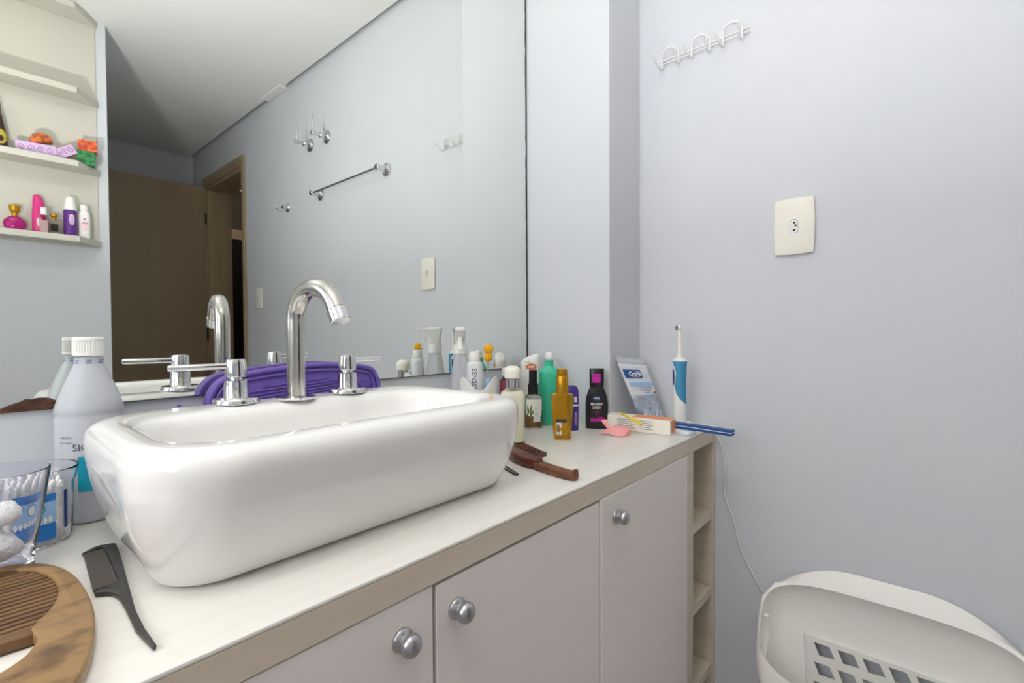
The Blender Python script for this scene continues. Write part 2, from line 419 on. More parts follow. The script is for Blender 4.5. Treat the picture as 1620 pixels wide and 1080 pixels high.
# ------------------------------------------------------------------ basin
BX, BY = .3245, .590
bas = thing('vessel_basin', 'white ceramic countertop basin with rounded corners', 'basin', (0, 0, CT))
def b_basin(bm):
    R = []
    def lev(z, cx, cy_, hx, hy, r): R.append(rrect(cx, cy_, hx, hy, r, z))
    HX, HY = .2375, .160
    for z, d, e, r in ((.0004, .036, .066, .034), (.0026, .035, .065, .035), (.0030, .0205, .0535, .048), (.0042, .0190, .0505, .052), (.018, .0130, .0385, .058), (.045, .0060, .0225, .066), (.075, .0018, .0095, .073), (.098, .001, .0030, .078), (.112, 0, 0, .080), (.1215, .0015, .0015, .079), (.1278, .0055, .0055, .076), (.1315, .0115, .0115, .071), (.1332, .020, .020, .064)):
        lev(z, BX+.0085*max(0, 1-z/.1), BY, HX-d, HY-e, r)
    # deck -> bowl
    lev(.1328, BX-.002, BY-.010, HX-.032, HY-.050, .062)
    lev(.1300, BX-.004, BY-.016, HX-.038, HY-.062, .060)
    lev(.1240, BX-.005, BY-.0175, HX-.042, HY-.068, .057)
    lev(.108, BX-.005, BY-.0175, HX-.046, HY-.071, .054)
    lev(.075, BX-.005, BY-.0175, HX-.054, HY-.076, .050)
    lev(.050, BX-.005, BY-.0175, HX-.068, HY-.084, .046)
    lev(.038, BX-.005, BY-.0175, HX-.095, HY-.098, .040)
    lev(.034, BX-.005, BY-.0175, HX-.16, HY-.122, .028)
    lev(.032, BX-.005, BY-.0175, .03, .022, .020)
    rings(bm, R)
part('bowl', M['ceramic'], bas, b_basin, 180, 1)
part('drain', M['chrome'], bas, lambda bm: lathe(bm, [(.0318, .021), (.0345, .021), (.0348, .018), (.033, .016)], 24, (BX-.005, BY-.0175)))
RIM = CT+.1331
# faucet set
fau = thing('basin_faucet', 'tall chrome swan neck faucet spout on the basin deck', 'faucet', (.322, .689, RIM), math.radians(10))
part('flange', M['chrome'], fau, lambda bm: lathe(bm, [(0, .0255), (.002, .0262), (.0035, .0250), (.0045, .0145)], 36))
def b_spout(bm):
    R = .0446; h = .112; P = [(0, 0, .002), (0, 0, .03), (0, 0, .06), (0, 0, .08), (0, 0, h)]
    for i in range(1, 17):
        a = math.radians(152*i/16); P.append((0, -R+R*math.cos(a), h+R*math.sin(a)))
    e = P[-1]; a = math.radians(152); t = (-math.sin(a), math.cos(a))
    P.append((0, e[1]+t[0]*.008, e[2]+t[1]*.008))
    tube(bm, P, .0125, 24)
    b_spout.end = (P[-1], t)
part('spout', M['chrome_worn'], fau, b_spout, 60)
(e, t) = b_spout.end
def b_aer(bm):
    tube(bm, [(0, e[1]+t[0]*k, e[2]+t[1]*k) for k in (.0005, .001, .018, .019)], [.0118, .0131, .0131, .012], 24)
part('aerator', M['chrome'], fau, b_aer, 40)
def tap(name, label, x, y, sgn, zl):
    L = .075 if sgn < 0 else .064
    tp = thing(name, label, 'tap handle', (x, y, RIM), 0, None)
    part('flange', M['chrome'], tp, lambda bm: lathe(bm, [(0, .0275), (.0015, .0285), (.005, .0280), (.0075, .0262), (.0085, .016)], 40))
    part('body', M['chrome'], tp, lambda bm: lathe(bm, [(.007, .0158), (.0085, .0150), (.028, .0142), (.0305, .0138), (.0315, .012), (.0318, .0085), (.0365, .008)], 32))
    part('cap', M['chrome'], tp, lambda bm: lathe(bm, [(.0352, .0080), (.0356, .0124), (.037, .0135), (.055, .0128), (.0585, .0118), (.0598, .0090)], 32))
    part('lever', M['chrome'], tp, lambda bm: tube(bm, [(sgn*.009, 0, zl), (sgn*.02, 0, zl), (sgn*L, 0, zl+.0005), (sgn*(L+.0025), 0, zl+.0005)], [.0043, .0043, .0043, .0030], 16), 60)
tap('tap_handle', 'chrome lever tap handle left of the spout', .2500, .7105, -1, .0505)
tap('tap_handle', 'chrome lever tap handle right of the spout', .409, .700, 1, .0505)

# ------------------------------------------------------------------ purple folding tub behind the basin
pu = thing('plastic_tray', 'purple ribbed plastic tray standing behind the basin', 'tray', (.39, .800, CT))
PO = [(.242, -.125), (.2425, -.1), (.251, -.079), (.267, -.065), (.294, -.0595), (.341, -.0545), (.386, -.0515), (.426, -.051), (.462, -.0535), (.5, -.0585), (.522, -.066), (.534, -.085), (.537, -.105), (.537, -.125)]
PO = [(a-.39, b+.2265) for a, b in PO]
PT = [tuple(p[:2]) for p in spline([(a, b, 0) for a, b in PO], 4)]
def inset(pts, d, c=(0, .06)):
    out = []
    n = len(pts)
    for i, p in enumerate(pts):
        q0 = pts[max(i-1, 0)]; q1 = pts[min(i+1, n-1)]
        tx, ty = q1[0]-q0[0], q1[1]-q0[1]; l = math.hypot(tx, ty) or 1
        out.append((p[0]+ty/l*d, p[1]-tx/l*d))
    return out
mxz = Matrix.Rotation(math.radians(90), 4, 'X')      # (x,y,z)->(x,-z,y)
def b_pu(bm):
    low = [(PT[-1][0], .002), (PT[0][0], .002)]
    prism(bm, PT+[(PT[-1][0]*.93, .002), (PT[0][0]*.93, .002)], -.020, -.004, .003, mxz)
part('shell', M['purple'], pu, b_pu, 50)
part('corner_tip', M['purple'], pu, lambda bm: prism(bm, [(-.190, .09), (-.190, .100), (-.1815, .1275), (-.176, .1225), (-.145, .105), (-.145, .09)], -.012, -.006, .001, mxz), 40)
def b_prim(bm):
    for d, r, y in ((.0035, .0042, .0035), (.0125, .0026, .0035)):
        q = inset(PT, d); tube(bm, [(a, y-.001, b) for a, b in q], r, 10)
part('rim', M['purple'], pu, b_prim, 60)
def b_ribs(bm):
    for k in range(22):
        z0 = .018+k*.0058; sl = .17-.0055*k
        P = []
        for i in range(25):
            x = -.106+.236*i/24; z = z0+sl*(x+.106)
            lim = min([b for a, b in PT if abs(a-x) < .012] or [0])-.027
            if z < lim: P.append((x, .0035, z))
        if len(P) > 2: tube(bm, P, .0015, 6)
part('ribs', M['purple'], pu, b_ribs, 60)

# ------------------------------------------------------------------ left end of the counter
x, y = .1105, .792
jug = thing('plastic_bottle', 'tall cloudy plastic bottle with ribbed white cap left of the basin', 'bottle', (x, y, CT), facing(x, y))
JP = [(.0005, .0290), (.003, .0315), (.010, .0330), (.126, .0332), (.128, .0326), (.131, .0326), (.133, .0334), (.139, .0328), (.150, .0296), (.165, .0247), (.180, .0186), (.1895, .0147), (.192, .0142), (.199, .0140)]
def b_jug(bm):
    R = JP+[(z, r-.0011) for z, r in JP[::-1]]
    lathe(bm, R[:-1]+[(.0025, .0285)], 44)
part('body', M['frost'], jug, b_jug, 60)
def b_liq(bm):
    lathe(bm, [(.0032, .0280)]+[(z, r-.0016) for z, r in JP[2:8]]+[(.147, .0288)], 40)
part('liquid', M['liquid'], jug, b_liq, 60)
def b_jcap(bm):
    n = 72; R = []
    for z, r, k in ((.2005, .0143, 0), (.2008, .0154, 0), (.2035, .0156, 0), (.204, .0149, .0005), (.2185, .0147, .0005), (.2195, .0153, .0), (.2225, .0153, 0), (.2235, .0143, 0)):
        R.append([((r+(k if i % 2 else -k))*math.cos(2*PI*i/n), (r+(k if i % 2 else -k))*math.sin(2*PI*i/n), z) for i in range(n)])
    rings(bm, R)
part('cap', M['white'], jug, b_jcap, 30)
cyl = lambda r, a0=0: (lambda x, z: (r*math.sin(x/r+a0), -r*math.cos(x/r+a0), z))
patch('teal_label', M['teal_lab'], jug, cyl(.0337), -.012, .07, .040, .082, 20)
text('SIO', .0115, M['ink'], jug, lambda x, z: cyl(.0336)(x-.0085, z+.0925))
text('Antisséptico', .0042, M['navy'], jug, lambda x, z: cyl(.0341)(x+.008, z+.0555))
text('500 mL', .0042, M['navy'], jug, lambda x, z: cyl(.0341)(x+.012, z+.047))
text('solução', .0042, M['ink'], jug, lambda x, z: cyl(.0336)(x-.024, z+.105))
text('uso tópico', .0036, M['ink'], jug, lambda x, z: cyl(.0336)(x-.024, z+.099))
for k in range(7):
    a = (k-3)*.0125
    patch('neck_print', M['inkb'], jug, cyl(.0150), a-.0026, a+.0026, .1915, .1928, 4, 1)
    patch('neck_print', M['inkb'], jug, cyl(.0148), a-.0018, a+.003, .1945, .1956, 4, 1)

# clear tub of cotton swabs
x, y = .0515, .741
tub = thing('swab_tub', 'round clear tub with blue printed label holding cotton swabs', 'container', (x, y, CT), facing(x, y))
def b_tub(bm):
    o_ = [(.0005, .0300), (.0015, .0335), (.006, .0350), (.060, .0368), (.064, .0372), (.068, .0395), (.078, .0408), (.0805, .0412)]
    i_ = [(z+(.0016 if z < .003 else 0), r-.0013) for z, r in o_[::-1]]
    lathe(bm, o_+[(.0812, .0405)]+i_, 48)
part('cup', M['clear'], tub, b_tub, 60)
fr = lambda x, z: (lambda r: (r*math.sin(x/r), -r*math.cos(x/r), z))(.0352+.0018*z/.06)
patch('label_panel', M['ltblue'], tub, fr, -.012, .0215, .012, .055, 14)
off = lambda d: (lambda x, z: (lambda r: (r*math.sin(x/r), -r*math.cos(x/r), z))(.0352+.0018*z/.06+d))
patch('label_base', M['blue'], tub, off(.0002), -.012, .0215, .009, .0265, 14)
patch('label_top', M['blue'], tub, off(.0002), -.012, .0215, .050, .058, 14)
patch('side_label', M['navy'], tub, off(.0002), .0300, .0345, .016, .058, 4)
disc('seal_ring', M['teal_lab'], tub, off(.0003), .0065, .0425, .0058, .0062)
disc('seal', M['white'], tub, off(.0005), .0065, .0425, .0045, .0048)
for k in range(7):
    a = -.0095+k*.0043
    disc('tooth_print', M['white'], tub, off(.0005), a, .027+.0007*k, .0018, .0036, 12)
text('BIO PURE', .0034, M['navy'], tub, lambda x, z: off(.0005)(x+.0065, z+.0515))
random.seed(5)
def b_swab(bm):
    lathe(bm, [(0, .0008), (.002, .0022), (.007, .0025), (.0115, .0011), (.052, .0011), (.056, .0025), (.0615, .0023), (.0635, .0008)], 8)
sw0 = None
for k in range(30):
    a = k*2.39996; r = .0285*math.sqrt((k+.5)/30)
    if sw0 is None:
        sw = part('cotton_swab', M['cotton'], None, b_swab, 60); sw0 = sw
    else: sw = sw0.copy(); COL.objects.link(sw)
    sw.location = (x+r*math.cos(a), y+r*math.sin(a), CT+.0028)
    tag(sw, 'white cotton swab standing in the round clear tub', 'swab', 'cotton swabs in the clear tub')

# thick clear cup in the corner
x, y = .0215, .661
cup = thing('clear_cup', 'thick clear tapered plastic cup at the left picture edge', 'cup', (x, y, CT), facing(x, y))
def b_cup(bm):
    n = 64
    pr = [(.0005, .0240), (.001, .0262), (.006, .0276), (.0085, .0268), (.050, .0335), (.097, .0405), (.0985, .0404), (.0990, .0390), (.050, .0310), (.0110, .0243), (.0098, .0200)]
    lathe(bm, pr, n)
part('wall', M['clear_lilac'], cup, b_cup, 50)
def lump(rad, sx, sy, sz, seed):
    def f(bm):
        bmesh.ops.create_icosphere(bm, subdivisions=4, radius=rad)
        from mathutils import noise
        for v in bm.verts:
            d = 1+.28*noise.noise(v.co*70+Vector((seed, 0, 0)))+.12*noise.noise(v.co*190)
            v.co = Vector((v.co.x*sx*d, v.co.y*sy*d, v.co.z*sz*d))
    return f
for k, (dx, dy, dz, rr) in enumerate(((.004, -.001, .028, .0145), (-.006, .006, .052, .015), (.008, -.002, .058, .011))):
    c = part('cotton_ball', M['cotton'], None, lump(rr, 1.05, 1, .95, k), 180); c.location = (x+dx, y+dy, CT+dz)
    tag(c, ['white cotton ball at the bottom of the clear cup', 'larger white cotton ball high in the clear cup', 'small white cotton ball near the rim of the clear cup'][k], 'cotton ball', 'cotton in the clear cup')

# carved half-moon wooden comb
wc = thing('wooden_comb', 'carved half moon wooden comb at the bottom left corner', 'comb', (0, 0, CT))
OUT = [(-.02, .654), (.005, .656), (.0253, .6529), (.0395, .6475), (.0534, .6331), (.0640, .6056), (.0696, .5684), (.0705, .5205), (.0676, .4804), (.0609, .4435), (.0546, .4205), (.0463, .4010), (.035, .386), (.02, .376), (0, .372)]
INN = [(0, .440), (.0163, .4496), (.0221, .4539), (.0285, .4609), (.0345, .4745), (.0355, .4842), (.0340, .495), (.0347, .5026), (.0472, .5262), (.0545, .5538), (.0552, .5856), (.0479, .6187), (.0327, .6384), (.012, .645), (-.02, .645)]
def b_comb(bm):
    o1 = [tuple(p[:2]) for p in spline([(a, b, 0) for a, b in OUT], 4)]; i1 = [tuple(p[:2]) for p in spline([(a, b, 0) for a, b in INN], 4)]
    prism(bm, o1+i1, .0005, .0112, .0022)
part('spine', M['wood1'], wc, b_comb, 50)
def comb_x(yv):
    best = .0545
    for (a0, b0), (a1, b1) in zip(INN[7:14], INN[8:15]):
        if min(b0, b1) <= yv <= max(b0, b1): best = a0+(a1-a0)*(yv-b0)/(b1-b0+1e-9)
    return best
for k in range(17):
    yv = .5075+k*.0081
    xe = comb_x(yv)+.002
    part('tooth', M['wood1b'], wc, lambda bm: prism(bm, [(-.045, yv-.0012), (-.045, yv+.0012), (xe-.004, yv+.0026), (xe, yv+.0022), (xe, yv-.0022), (xe-.004, yv-.0026)], .0012, .0088, .0012), 60)
part('recess', mat('dark_groove_wood', '#3f2a1a', .6), wc, lambda bm: prism(bm, [(xx, yy) for xx, yy in [(.018, .508)]+INN[7:13]+[(.02, .6425)]], .0008, .0050, 0), 0)
part('end_tooth', M['wood1b'], wc, lambda bm: prism(bm, [(-.045, .4915), (-.045, .498), (.030, .5040), (.036, .5035), (.0355, .492), (.033, .4915), (.02, .4925)], .001, .0105, .002), 50)

# dark tail comb
bc = thing('tail_comb', 'dark grey tail comb lying in front of the basin corner', 'comb', (0, 0, CT))
SP = [(.0985, .6620), (.1085, .6585), (.1105, .655), (.1075, .62), (.1044, .5895), (.0985, .5347), (.0932, .4848), (.0917, .4491), (.0920, .4192), (.0898, .4170), (.0868, .4534), (.0885, .4936), (.0888, .5180), (.0868, .5310), (.0838, .5370), (.0766, .5425), (.0766, .5490), (.0860, .5500), (.0945, .5560), (.0975, .60), (.0995, .64)]
part('spine', M['combblk'], bc, lambda bm: prism(bm, SP, .0004, .0048, .0012), 40)
part('end_guard', M['combblk'], bc, lambda bm: prism(bm, [(.0826, .6525), (.0930, .6618), (.1, .6628), (.1, .6560), (.0945, .656), (.0835, .6495)], .0004, .0046, .0008), 40)
def b_bt(bm):
    n = 44
    for k in range(n):
        t = (k+.5)/n; yv = .5535+t*.0985; xl = .0768+.0068*t; xr = .0935+.0065*t
        box(bm, xl, xr, yv-.0007, yv+.0007, .0009, .0036)
o = part('fine_teeth', mat('worn_grey_teeth', '#5f5850', .5), bc, b_bt, 0); o['kind'] = 'stuff'

# ------------------------------------------------------------------ right of the basin
def bottle_at(name, label, x, y, cat='bottle', group=None, rz=None):
    return thing(name, label, cat, (x, y, CT), facing(x, y) if rz is None else rz, group)

# trigger spray bottle
x, y = .7365, .790
sp = bottle_at('spray_bottle', 'grey clear spray bottle with white trigger head against the mirror', x, y, rz=facing(x, y)+math.radians(90))
part('body', M['frost'], sp, lambda bm: sup(bm, [(0, .020, .0185, 2.4), (.002, .0222, .0205, 2.4), (.125, .0222, .0205, 2.4), (.15, .019, .018, 2.2), (.176, .0145, .0145, 2), (.180, .0138, .0138, 2)]), 50)
part('collar', M['white'], sp, lambda bm: lathe(bm, [(.1802, .0150), (.1806, .0158), (.199, .0150), (.2002, .0135)], 30), 40)
def b_trig(bm):
    # head seen in profile, nozzle along -X
    q = [(.012, .2004), (.0125, .215), (.0155, .2325), (.0165, .2365), (.0125, .2395), (-.012, .2385), (-.034, .2355), (-.0400, .2335), (-.0395, .2305), (-.034, .2285), (-.030, .2235), (-.026, .2190), (-.0165, .2150), (-.0125, .2075), (-.0120, .2004)]
    prism(bm, q, -.0105, .0105, .0028, mxz)
part('trigger_head', M['white'], sp, b_trig, 45)
part('trigger', M['white'], sp, lambda bm: prism(bm, [(-.018, .2190), (-.024, .2215), (-.0285, .205), (-.0345, .191), (-.0315, .190), (-.0245, .203)], -.004, .004, .0012, mxz), 45)

# white wavy holder with toothpaste and toothbrush
x, y = .730, .727
hol = bottle_at('brush_holder', 'white wavy rimmed toothbrush holder behind the basin corner', x, y, 'holder')
def b_hol(bm):
    n = 60; R = []
    def ring(r, z, w, dz=0): return [(r*1.08*math.cos(2*PI*i/n), r*.85*math.sin(2*PI*i/n), z+w*(.5+.5*math.cos(2*PI*i/n*3+1.4))) for i in range(n)]
    R = [ring(.026, .0005, 0), ring(.030, .003, 0), ring(.033, .06, .0), ring(.0370, .106, .028), ring(.0360, .1065, .028), ring(.032, .06, 0), ring(.029, .005, 0)]
    rings(bm, R)
part('cup', M['white'], hol, b_hol, 60)
hx_, hy_ = x, y
def in_holder(dx, dy): 
    a = facing(hx_, hy_)
    return hx_+dx*math.cos(a)-dy*math.sin(a), hy_+dx*math.sin(a)+dy*math.cos(a)
px, py = in_holder(-.008, .004)
tp = thing('toothpaste_tube', 'white toothpaste tube standing cap up in the holder', 'toothpaste', (px, py, CT+.0055), facing(px, py))
TPR = [(.001, .0185, .0012, 2.2), (.012, .0182, .0035, 2.2), (.06, .0178, .0095, 2.1), (.12, .0172, .0135, 2), (.152, .0168, .0150, 2), (.1575, .0155, .0145, 2), (.1605, .0110, .0108, 2)]
part('tube', M['silverp'], tp, lambda bm: sup(bm, TPR, 40), 50)
part('cap', M['white'], tp, lambda bm: lathe(bm, [(.1607, .0115), (.162, .0120), (.1795, .0104), (.181, .0095)], 30), 40)
def tpf(x, z):
    t = max(0, min(1, (z-.012)/.14)); return (x, -(.0036+.0114*t**.8)*(1-min(.98, abs(x/.0172))**2)**.5-.0006, z)
patch('white_panel', M['white'], tp, tpf, -.009, .0085, .06, .150, 8, 10)
text('SENSODYNE', .0150, M['navy'], tp, lambda x, z: (lambda q: (q[0], q[1]-.0004, q[2]))(tpf(x-.0015, z+.104)), rot=math.radians(-90))
px, py = in_holder(.021, .004)
tb = thing('toothbrush', 'clear handled toothbrush with round yellow bristle head in the holder', 'toothbrush', (px, py, CT+.006), facing(px, py))
part('handle', M['clear'], tb, lambda bm: tube(bm, [(0, 0, 0), (0, 0, .06), (-.001, 0, .12), (-.0015, 0, .165), (-.001, 0, .186)], [.0038, .0045, .0034, .0026, .0022], 12), 60)
part('grip', M['ltblue'], tb, lambda bm: tube(bm, [(0, 0, .06), (-.0003, 0, .09), (-.001, 0, .122)], [.0062, .0066, .0052], 14), 60)
def puff(rad, seed):
    def f(bm):
        bmesh.ops.create_icosphere(bm, subdivisions=4, radius=rad)
        random.seed(seed)
        for v in bm.verts: v.co *= 1+random.uniform(-.09, .09)
    return f
p1 = part('bristle_head', M['bristle'], tb, puff(.0100, 1), 20); p1.location = (.0006, -.001, .1850)
p2 = part('bristle_head', M['bristle'], tb, puff(.0092, 2), 20); p2.location = (-.0006, -.001, .1680)

# clear lotion bottle with a white cap
x, y = .7495, .6487
pf = bottle_at('lotion_bottle', 'clear bottle of pale yellow lotion with white cap beside the basin', x, y)
part('body', M['thin'], pf, lambda bm: sup(bm, [(0, .021, .0155, 3), (.002, .0235, .0175, 3), (.095, .0252, .0188, 3), (.104, .0235, .0178, 2.8), (.110, .0160, .0135, 2.4), (.1125, .0125, .0120, 2)]), 50)
part('lotion', mat('pale_yellow_lotion', '#f8f4dd', .4), pf, lambda bm: sup(bm, [(.003, .0195, .014, 3), (.005, .0218, .0160, 3), (.094, .0238, .0174, 3), (.1025, .0222, .0165, 2.8), (.106, .017, .0135, 2.6)]), 50)
part('collar', M['chrome'], pf, lambda bm: lathe(bm, [(.1128, .0122), (.1130, .0128), (.1320, .0128), (.1325, .011)], 28), 40)
part('cap', M['offwhite'], pf, lambda bm: lathe(bm, [(.1328, .0148), (.134, .0168), (.146, .0172), (.150, .0168), (.156, .0125), (.158, .007)], 28), 40)

# small bottle with crimson label (further back)
x, y = .885, .778
cr = bottle_at('label_bottle', 'small clear bottle with crimson label and grey lid by the mirror edge', x, y)
part('body', M['glass'], cr, lambda bm: lathe(bm, [(0, .021), (.002, .0228), (.105, .0228), (.118, .017), (.122, .015)], 36), 50)
part('label', M['crimson'], cr, lambda bm: lathe(bm, [(.078, .0230), (.112, .0230)], 36, cap0=False, cap1=False), 60)
part('lid', M['white'], cr, lambda bm: lathe(bm, [(.1222, .016), (.1226, .017), (.1385, .017), (.140, .0155)], 30), 40)

# repellent bottle
x, y = .972, .781
of = bottle_at('repellent_bottle', 'white slant topped repellent bottle with orange oval logo', x, y)
def b_of(bm): sup(bm, [(0, .021, .0145, 2.8), (.002, .0235, .016, 2.8), (.12, .0245, .0165, 2.8), (.1305, .0245, .0162, 2.8)])
part('body', M['white'], of, b_of, 50)
def b_oft(bm):
    R = []
    n = 36
    for z, sx, tilt in ((.131, 1, 0), (.145, .995, 0), (.156, .97, .004), (.163, .86, .0075), (.1665, .66, .006), (.1675, .3, .003)):
        R.append([(.0243*sx*math.copysign(abs(math.cos(2*PI*i/n))**.75, math.cos(2*PI*i/n))+(.002 if z > .16 else 0), .016*sx*math.copysign(abs(math.sin(2*PI*i/n))**.75, math.sin(2*PI*i/n)), z+tilt*math.cos(2*PI*i/n)) for i in range(n)])
    rings(bm, R)
part('flip_cap', M['white'], of, b_oft, 50)
f = front(.0245, .0166, 2.8, 0, 0)
disc('logo_oval', M['orange'], of, lambda x, z: f(x, z), .003, .139, .0135, .0085)
text('OFF!', .0085, M['white'], of, lambda x, z: (lambda q: (q[0], q[1]-.0004, q[2]))(f(x+.003, z+.1385)), bold=.0002)
text('Johnson', .0045, M['ink'], of, lambda x, z: f(x-.006, z+.1515))

# brown oil bottle with plant label
x, y = .902, .716
br = bottle_at('oil_bottle', 'black capped bottle of brown oil with green plant label', x, y)
part('body', M['glass'], br, lambda bm: sup(bm, [(0, .0195, .0175, 2.2), (.002, .0212, .0190, 2.2), (.068, .0212, .0190, 2.2), (.075, .0185, .0170, 2.1), (.0795, .0115, .0112, 2)]), 50)
part('oil', M['amber2'], br, lambda bm: sup(bm, [(.003, .0178, .0158, 2.2), (.004, .0194, .0174, 2.2), (.040, .0194, .0174, 2.2)]), 50)
part('cap', M['blackp'], br, lambda bm: lathe(bm, [(.080, .0112), (.0805, .0125), (.104, .0125), (.1045, .0110), (.1055, .0110), (.106, .0100), (.136, .0098), (.1375, .0085)], 28), 40)
f = front(.0212, .0190, 2.2)
g = lambda x, z: (lambda q: (q[0], q[1]-.0004, q[2]))(f(x, z))
patch('front_label', M['offwhite'], br, f, -.0160, .0185, .030, .069, 10)
patch('text_label', M['white'], br, g, .0005, .0165, .017, .060, 6)
for k, (lx, lz, ll, la) in enumerate(((-.010, .042, .022, 100), (-.007, .044, .024, 80), (-.004, .040, .022, 65), (-.012, .036, .018, 115), (-.006, .034, .020, 90), (.001, .022, .014, 40), (-.004, .020, .016, 60))):
    a = math.radians(la)
    def lf(bm, lx=lx, lz=lz, ll=ll, a=a):
        vs = [bm.verts.new(g(lx+math.cos(a)*ll*t-math.sin(a)*w, lz-.008+math.sin(a)*ll*t+math.cos(a)*w)) for t, w in ((0, 0), (.3, .0022), (.65, .0018), (1, 0), (.65, -.0018), (.3, -.0022))]
        bm.faces.new(vs)
    part('leaf_print', M['leaf'], br, lf, 0)
for k in range(7): patch('text_line', M['ink'], br, lambda x, z: (lambda q: (q[0], q[1]-.0003, q[2]))(g(x, z)), .003, .014-.002*(k % 3), .052-k*.005, .0526-k*.005, 3, 1)

# teal bottle
x, y = .960, .712
te = bottle_at('teal_bottle', 'opaque teal bottle with bare ridged neck and small white cap', x, y)
part('body', M['teal'], te, lambda bm: sup(bm, [(0, .0225, .0165, 2.6), (.002, .0250, .0185, 2.6), (.126, .0256, .0190, 2.6), (.1305, .0248, .0184, 2.6), (.1365, .0195, .0160, 2.3), (.1415, .0130, .0122, 2), (.1430, .0120, .0118, 2), (.1445, .0112, .0112, 2), (.158, .0110, .0110, 2)]), 50)
for z in (.148, .152, .156): part('neck_thread', M['teal'], te, lambda bm: lathe(bm, [(z-.0012, .0110), (z, .0122), (z+.0012, .0110)], 28, cap0=False, cap1=False), 60)
part('cap', M['white'], te, lambda bm: lathe(bm, [(.1582, .0085), (.160, .0094), (.170, .0092), (.175, .0078), (.1785, .004)], 24), 50)

# gold oil bottle
x, y = .846, .593
go = bottle_at('hair_oil_bottle', 'flat amber hair oil bottle with gold pump cap', x, y)
part('body', M['amber'], go, lambda bm: sup(bm, [(0, .0168, .0105, 4), (.0015, .0182, .0118, 4), (.02, .0195, .0128, 4), (.07, .0225, .0140, 4), (.092, .0236, .0145, 4), (.0955, .0226, .0138, 4), (.0968, .019, .012, 3)]), 40)
part('cap', M['gold'], go, lambda bm: lathe(bm, [(.097, .0128), (.0975, .0135), (.112, .0135), (.1325, .0128), (.134, .0120), (.1345, .0108), (.1352, .0112), (.1475, .0108), (.149, .009)], 32), 40)
f = front(.0200, .0128, 4)
def fg(x, z): 
    k = (.0182+.0054*min(1, z/.09))/.0200; q = front(.0200*k, .0128*(.92+.2*min(1, z/.09)), 4)(x, z); return q
patch('dark_band', M['inkd'], go, fg, -.0125, .0095, .0365, .0435, 8, 2)
patch('barcode_panel', M['white'], go, lambda x, z: fg(x, z), -.0120, -.002, .010, .0362, 4, 3)
for k, (w) in enumerate((.0012, .0006, .0015, .0007, .0012, .0006, .0018, .0008, .0012, .0006)):
    z = .0120+k*.0023
    patch('barcode_bar', M['inkd'], go, lambda x, z: (lambda q: (q[0], q[1]-.0003, q[2]))(fg(x, z)), -.0105, -.0045, z, z+w, 2, 1)
for k in range(10):
    patch('print_line', M['gold'], go, fg, -.0135+.001*(k % 3), .0105-.0015*(k % 2), .084-k*.0038, .0846-k*.0038, 4, 1)
for k in range(6): patch('print_line', M['gold'], go, fg, .0005, .0090, .033-k*.0038, .0336-k*.0038, 3, 1)

# violet tube behind it
x, y = .905, .607
vi = bottle_at('cream_tube', 'violet cream tube half hidden behind the gold capped bottle', x, y)
part('tube', M['violet'], vi, lambda bm: sup(bm, [(.008, .0140, .0115, 2.2), (.06, .0145, .010, 2.2), (.095, .0140, .0055, 2.2), (.104, .0110, .0020, 2.2), (.1075, .006, .001, 2.2)]), 50)
part('cap', M['white'], vi, lambda bm: sup(bm, [(0, .0132, .0110, 2.2), (.001, .0140, .0115, 2.2), (.0078, .0142, .0116, 2.2)]), 40)
f = front(.0144, .0108, 2.2)
patch('white_band', M['white'], vi, f, -.0125, .0130, .062, .066, 6, 1)
patch('white_box', M['white'], vi, lambda x, z: (x, f(x, z)[1]+.0010, z), .004, .0105, .071, .083, 3, 2)
text('creme', .0115, M['babypink'], vi, lambda x, z: (lambda q: (q[0], q[1]-.0004, q[2]))(f(x+.007, z+.034)), rot=math.radians(90))

# black micellar bottle
x, y = .993, .597
bl = bottle_at('cleanser_bottle', 'black cleanser bottle with magenta cap panel against the column', x, y)
BP = [(0, .0245, .0110, 3), (.0015, .0262, .0125, 3), (.06, .0262, .0130, 3), (.074, .0245, .0128, 3), (.090, .0185, .0118, 3), (.0965, .0158, .0110, 3)]
part('body', M['blackm'], bl, lambda bm: sup(bm, BP), 45)
part('cap', M['blackp'], bl, lambda bm: sup(bm, [(.097, .0158, .0110, 3), (.0975, .0164, .0114, 3), (.139, .0172, .0112, 3), (.1405, .0165, .0105, 3)]), 40)
fc = front(.0166, .0113, 3)
patch('cap_panel', M['magenta'], bl, fc, -.0095, .0095, .108, .129, 6, 2)
f = front(.0262, .0130, 3); f2 = lambda x, z: (lambda q: (q[0], q[1]-.0005, q[2]))(f(x, z))
patch('logo_panel', M['dkblue'], bl, lambda x, z: (x, front(.0235, .0126, 3)(x, z)[1]-.0008, z), -.0072, .0072, .067, .0765, 4, 1)
text('NIVEA', .0052, M['white'], bl, lambda x, z: (x, front(.0235, .0126, 3)(x, z)[1]-.0014, z+.0715), bold=.0001)
text('MicellAIR', .0072, M['white'], bl, lambda x, z: f2(x, z+.0585), bold=.00012)
text('água micelar', .0038, M['white'], bl, lambda x, z: f2(x, z+.0535))
text('EXPERT', .0055, M['white'], bl, lambda x, z: f2(x, z+.0485), bold=.00012)
def b_swirl(bm): tube(bm, [f2(.0045*math.cos(t*.7)*(1-t*.06), .0375+.0055*math.sin(t*.7)*(1-t*.06)) for t in range(14)], .0005, 5)
part('swirl_mark', M['magenta'], bl, b_swirl, 60)
patch('magenta_panel', M['magenta'], bl, f2, -.0145, .0145, .0175, .0245, 6, 1)
patch('magenta_panel', M['magenta'], bl, f2, .004, .0145, .0255, .0285, 4, 1)

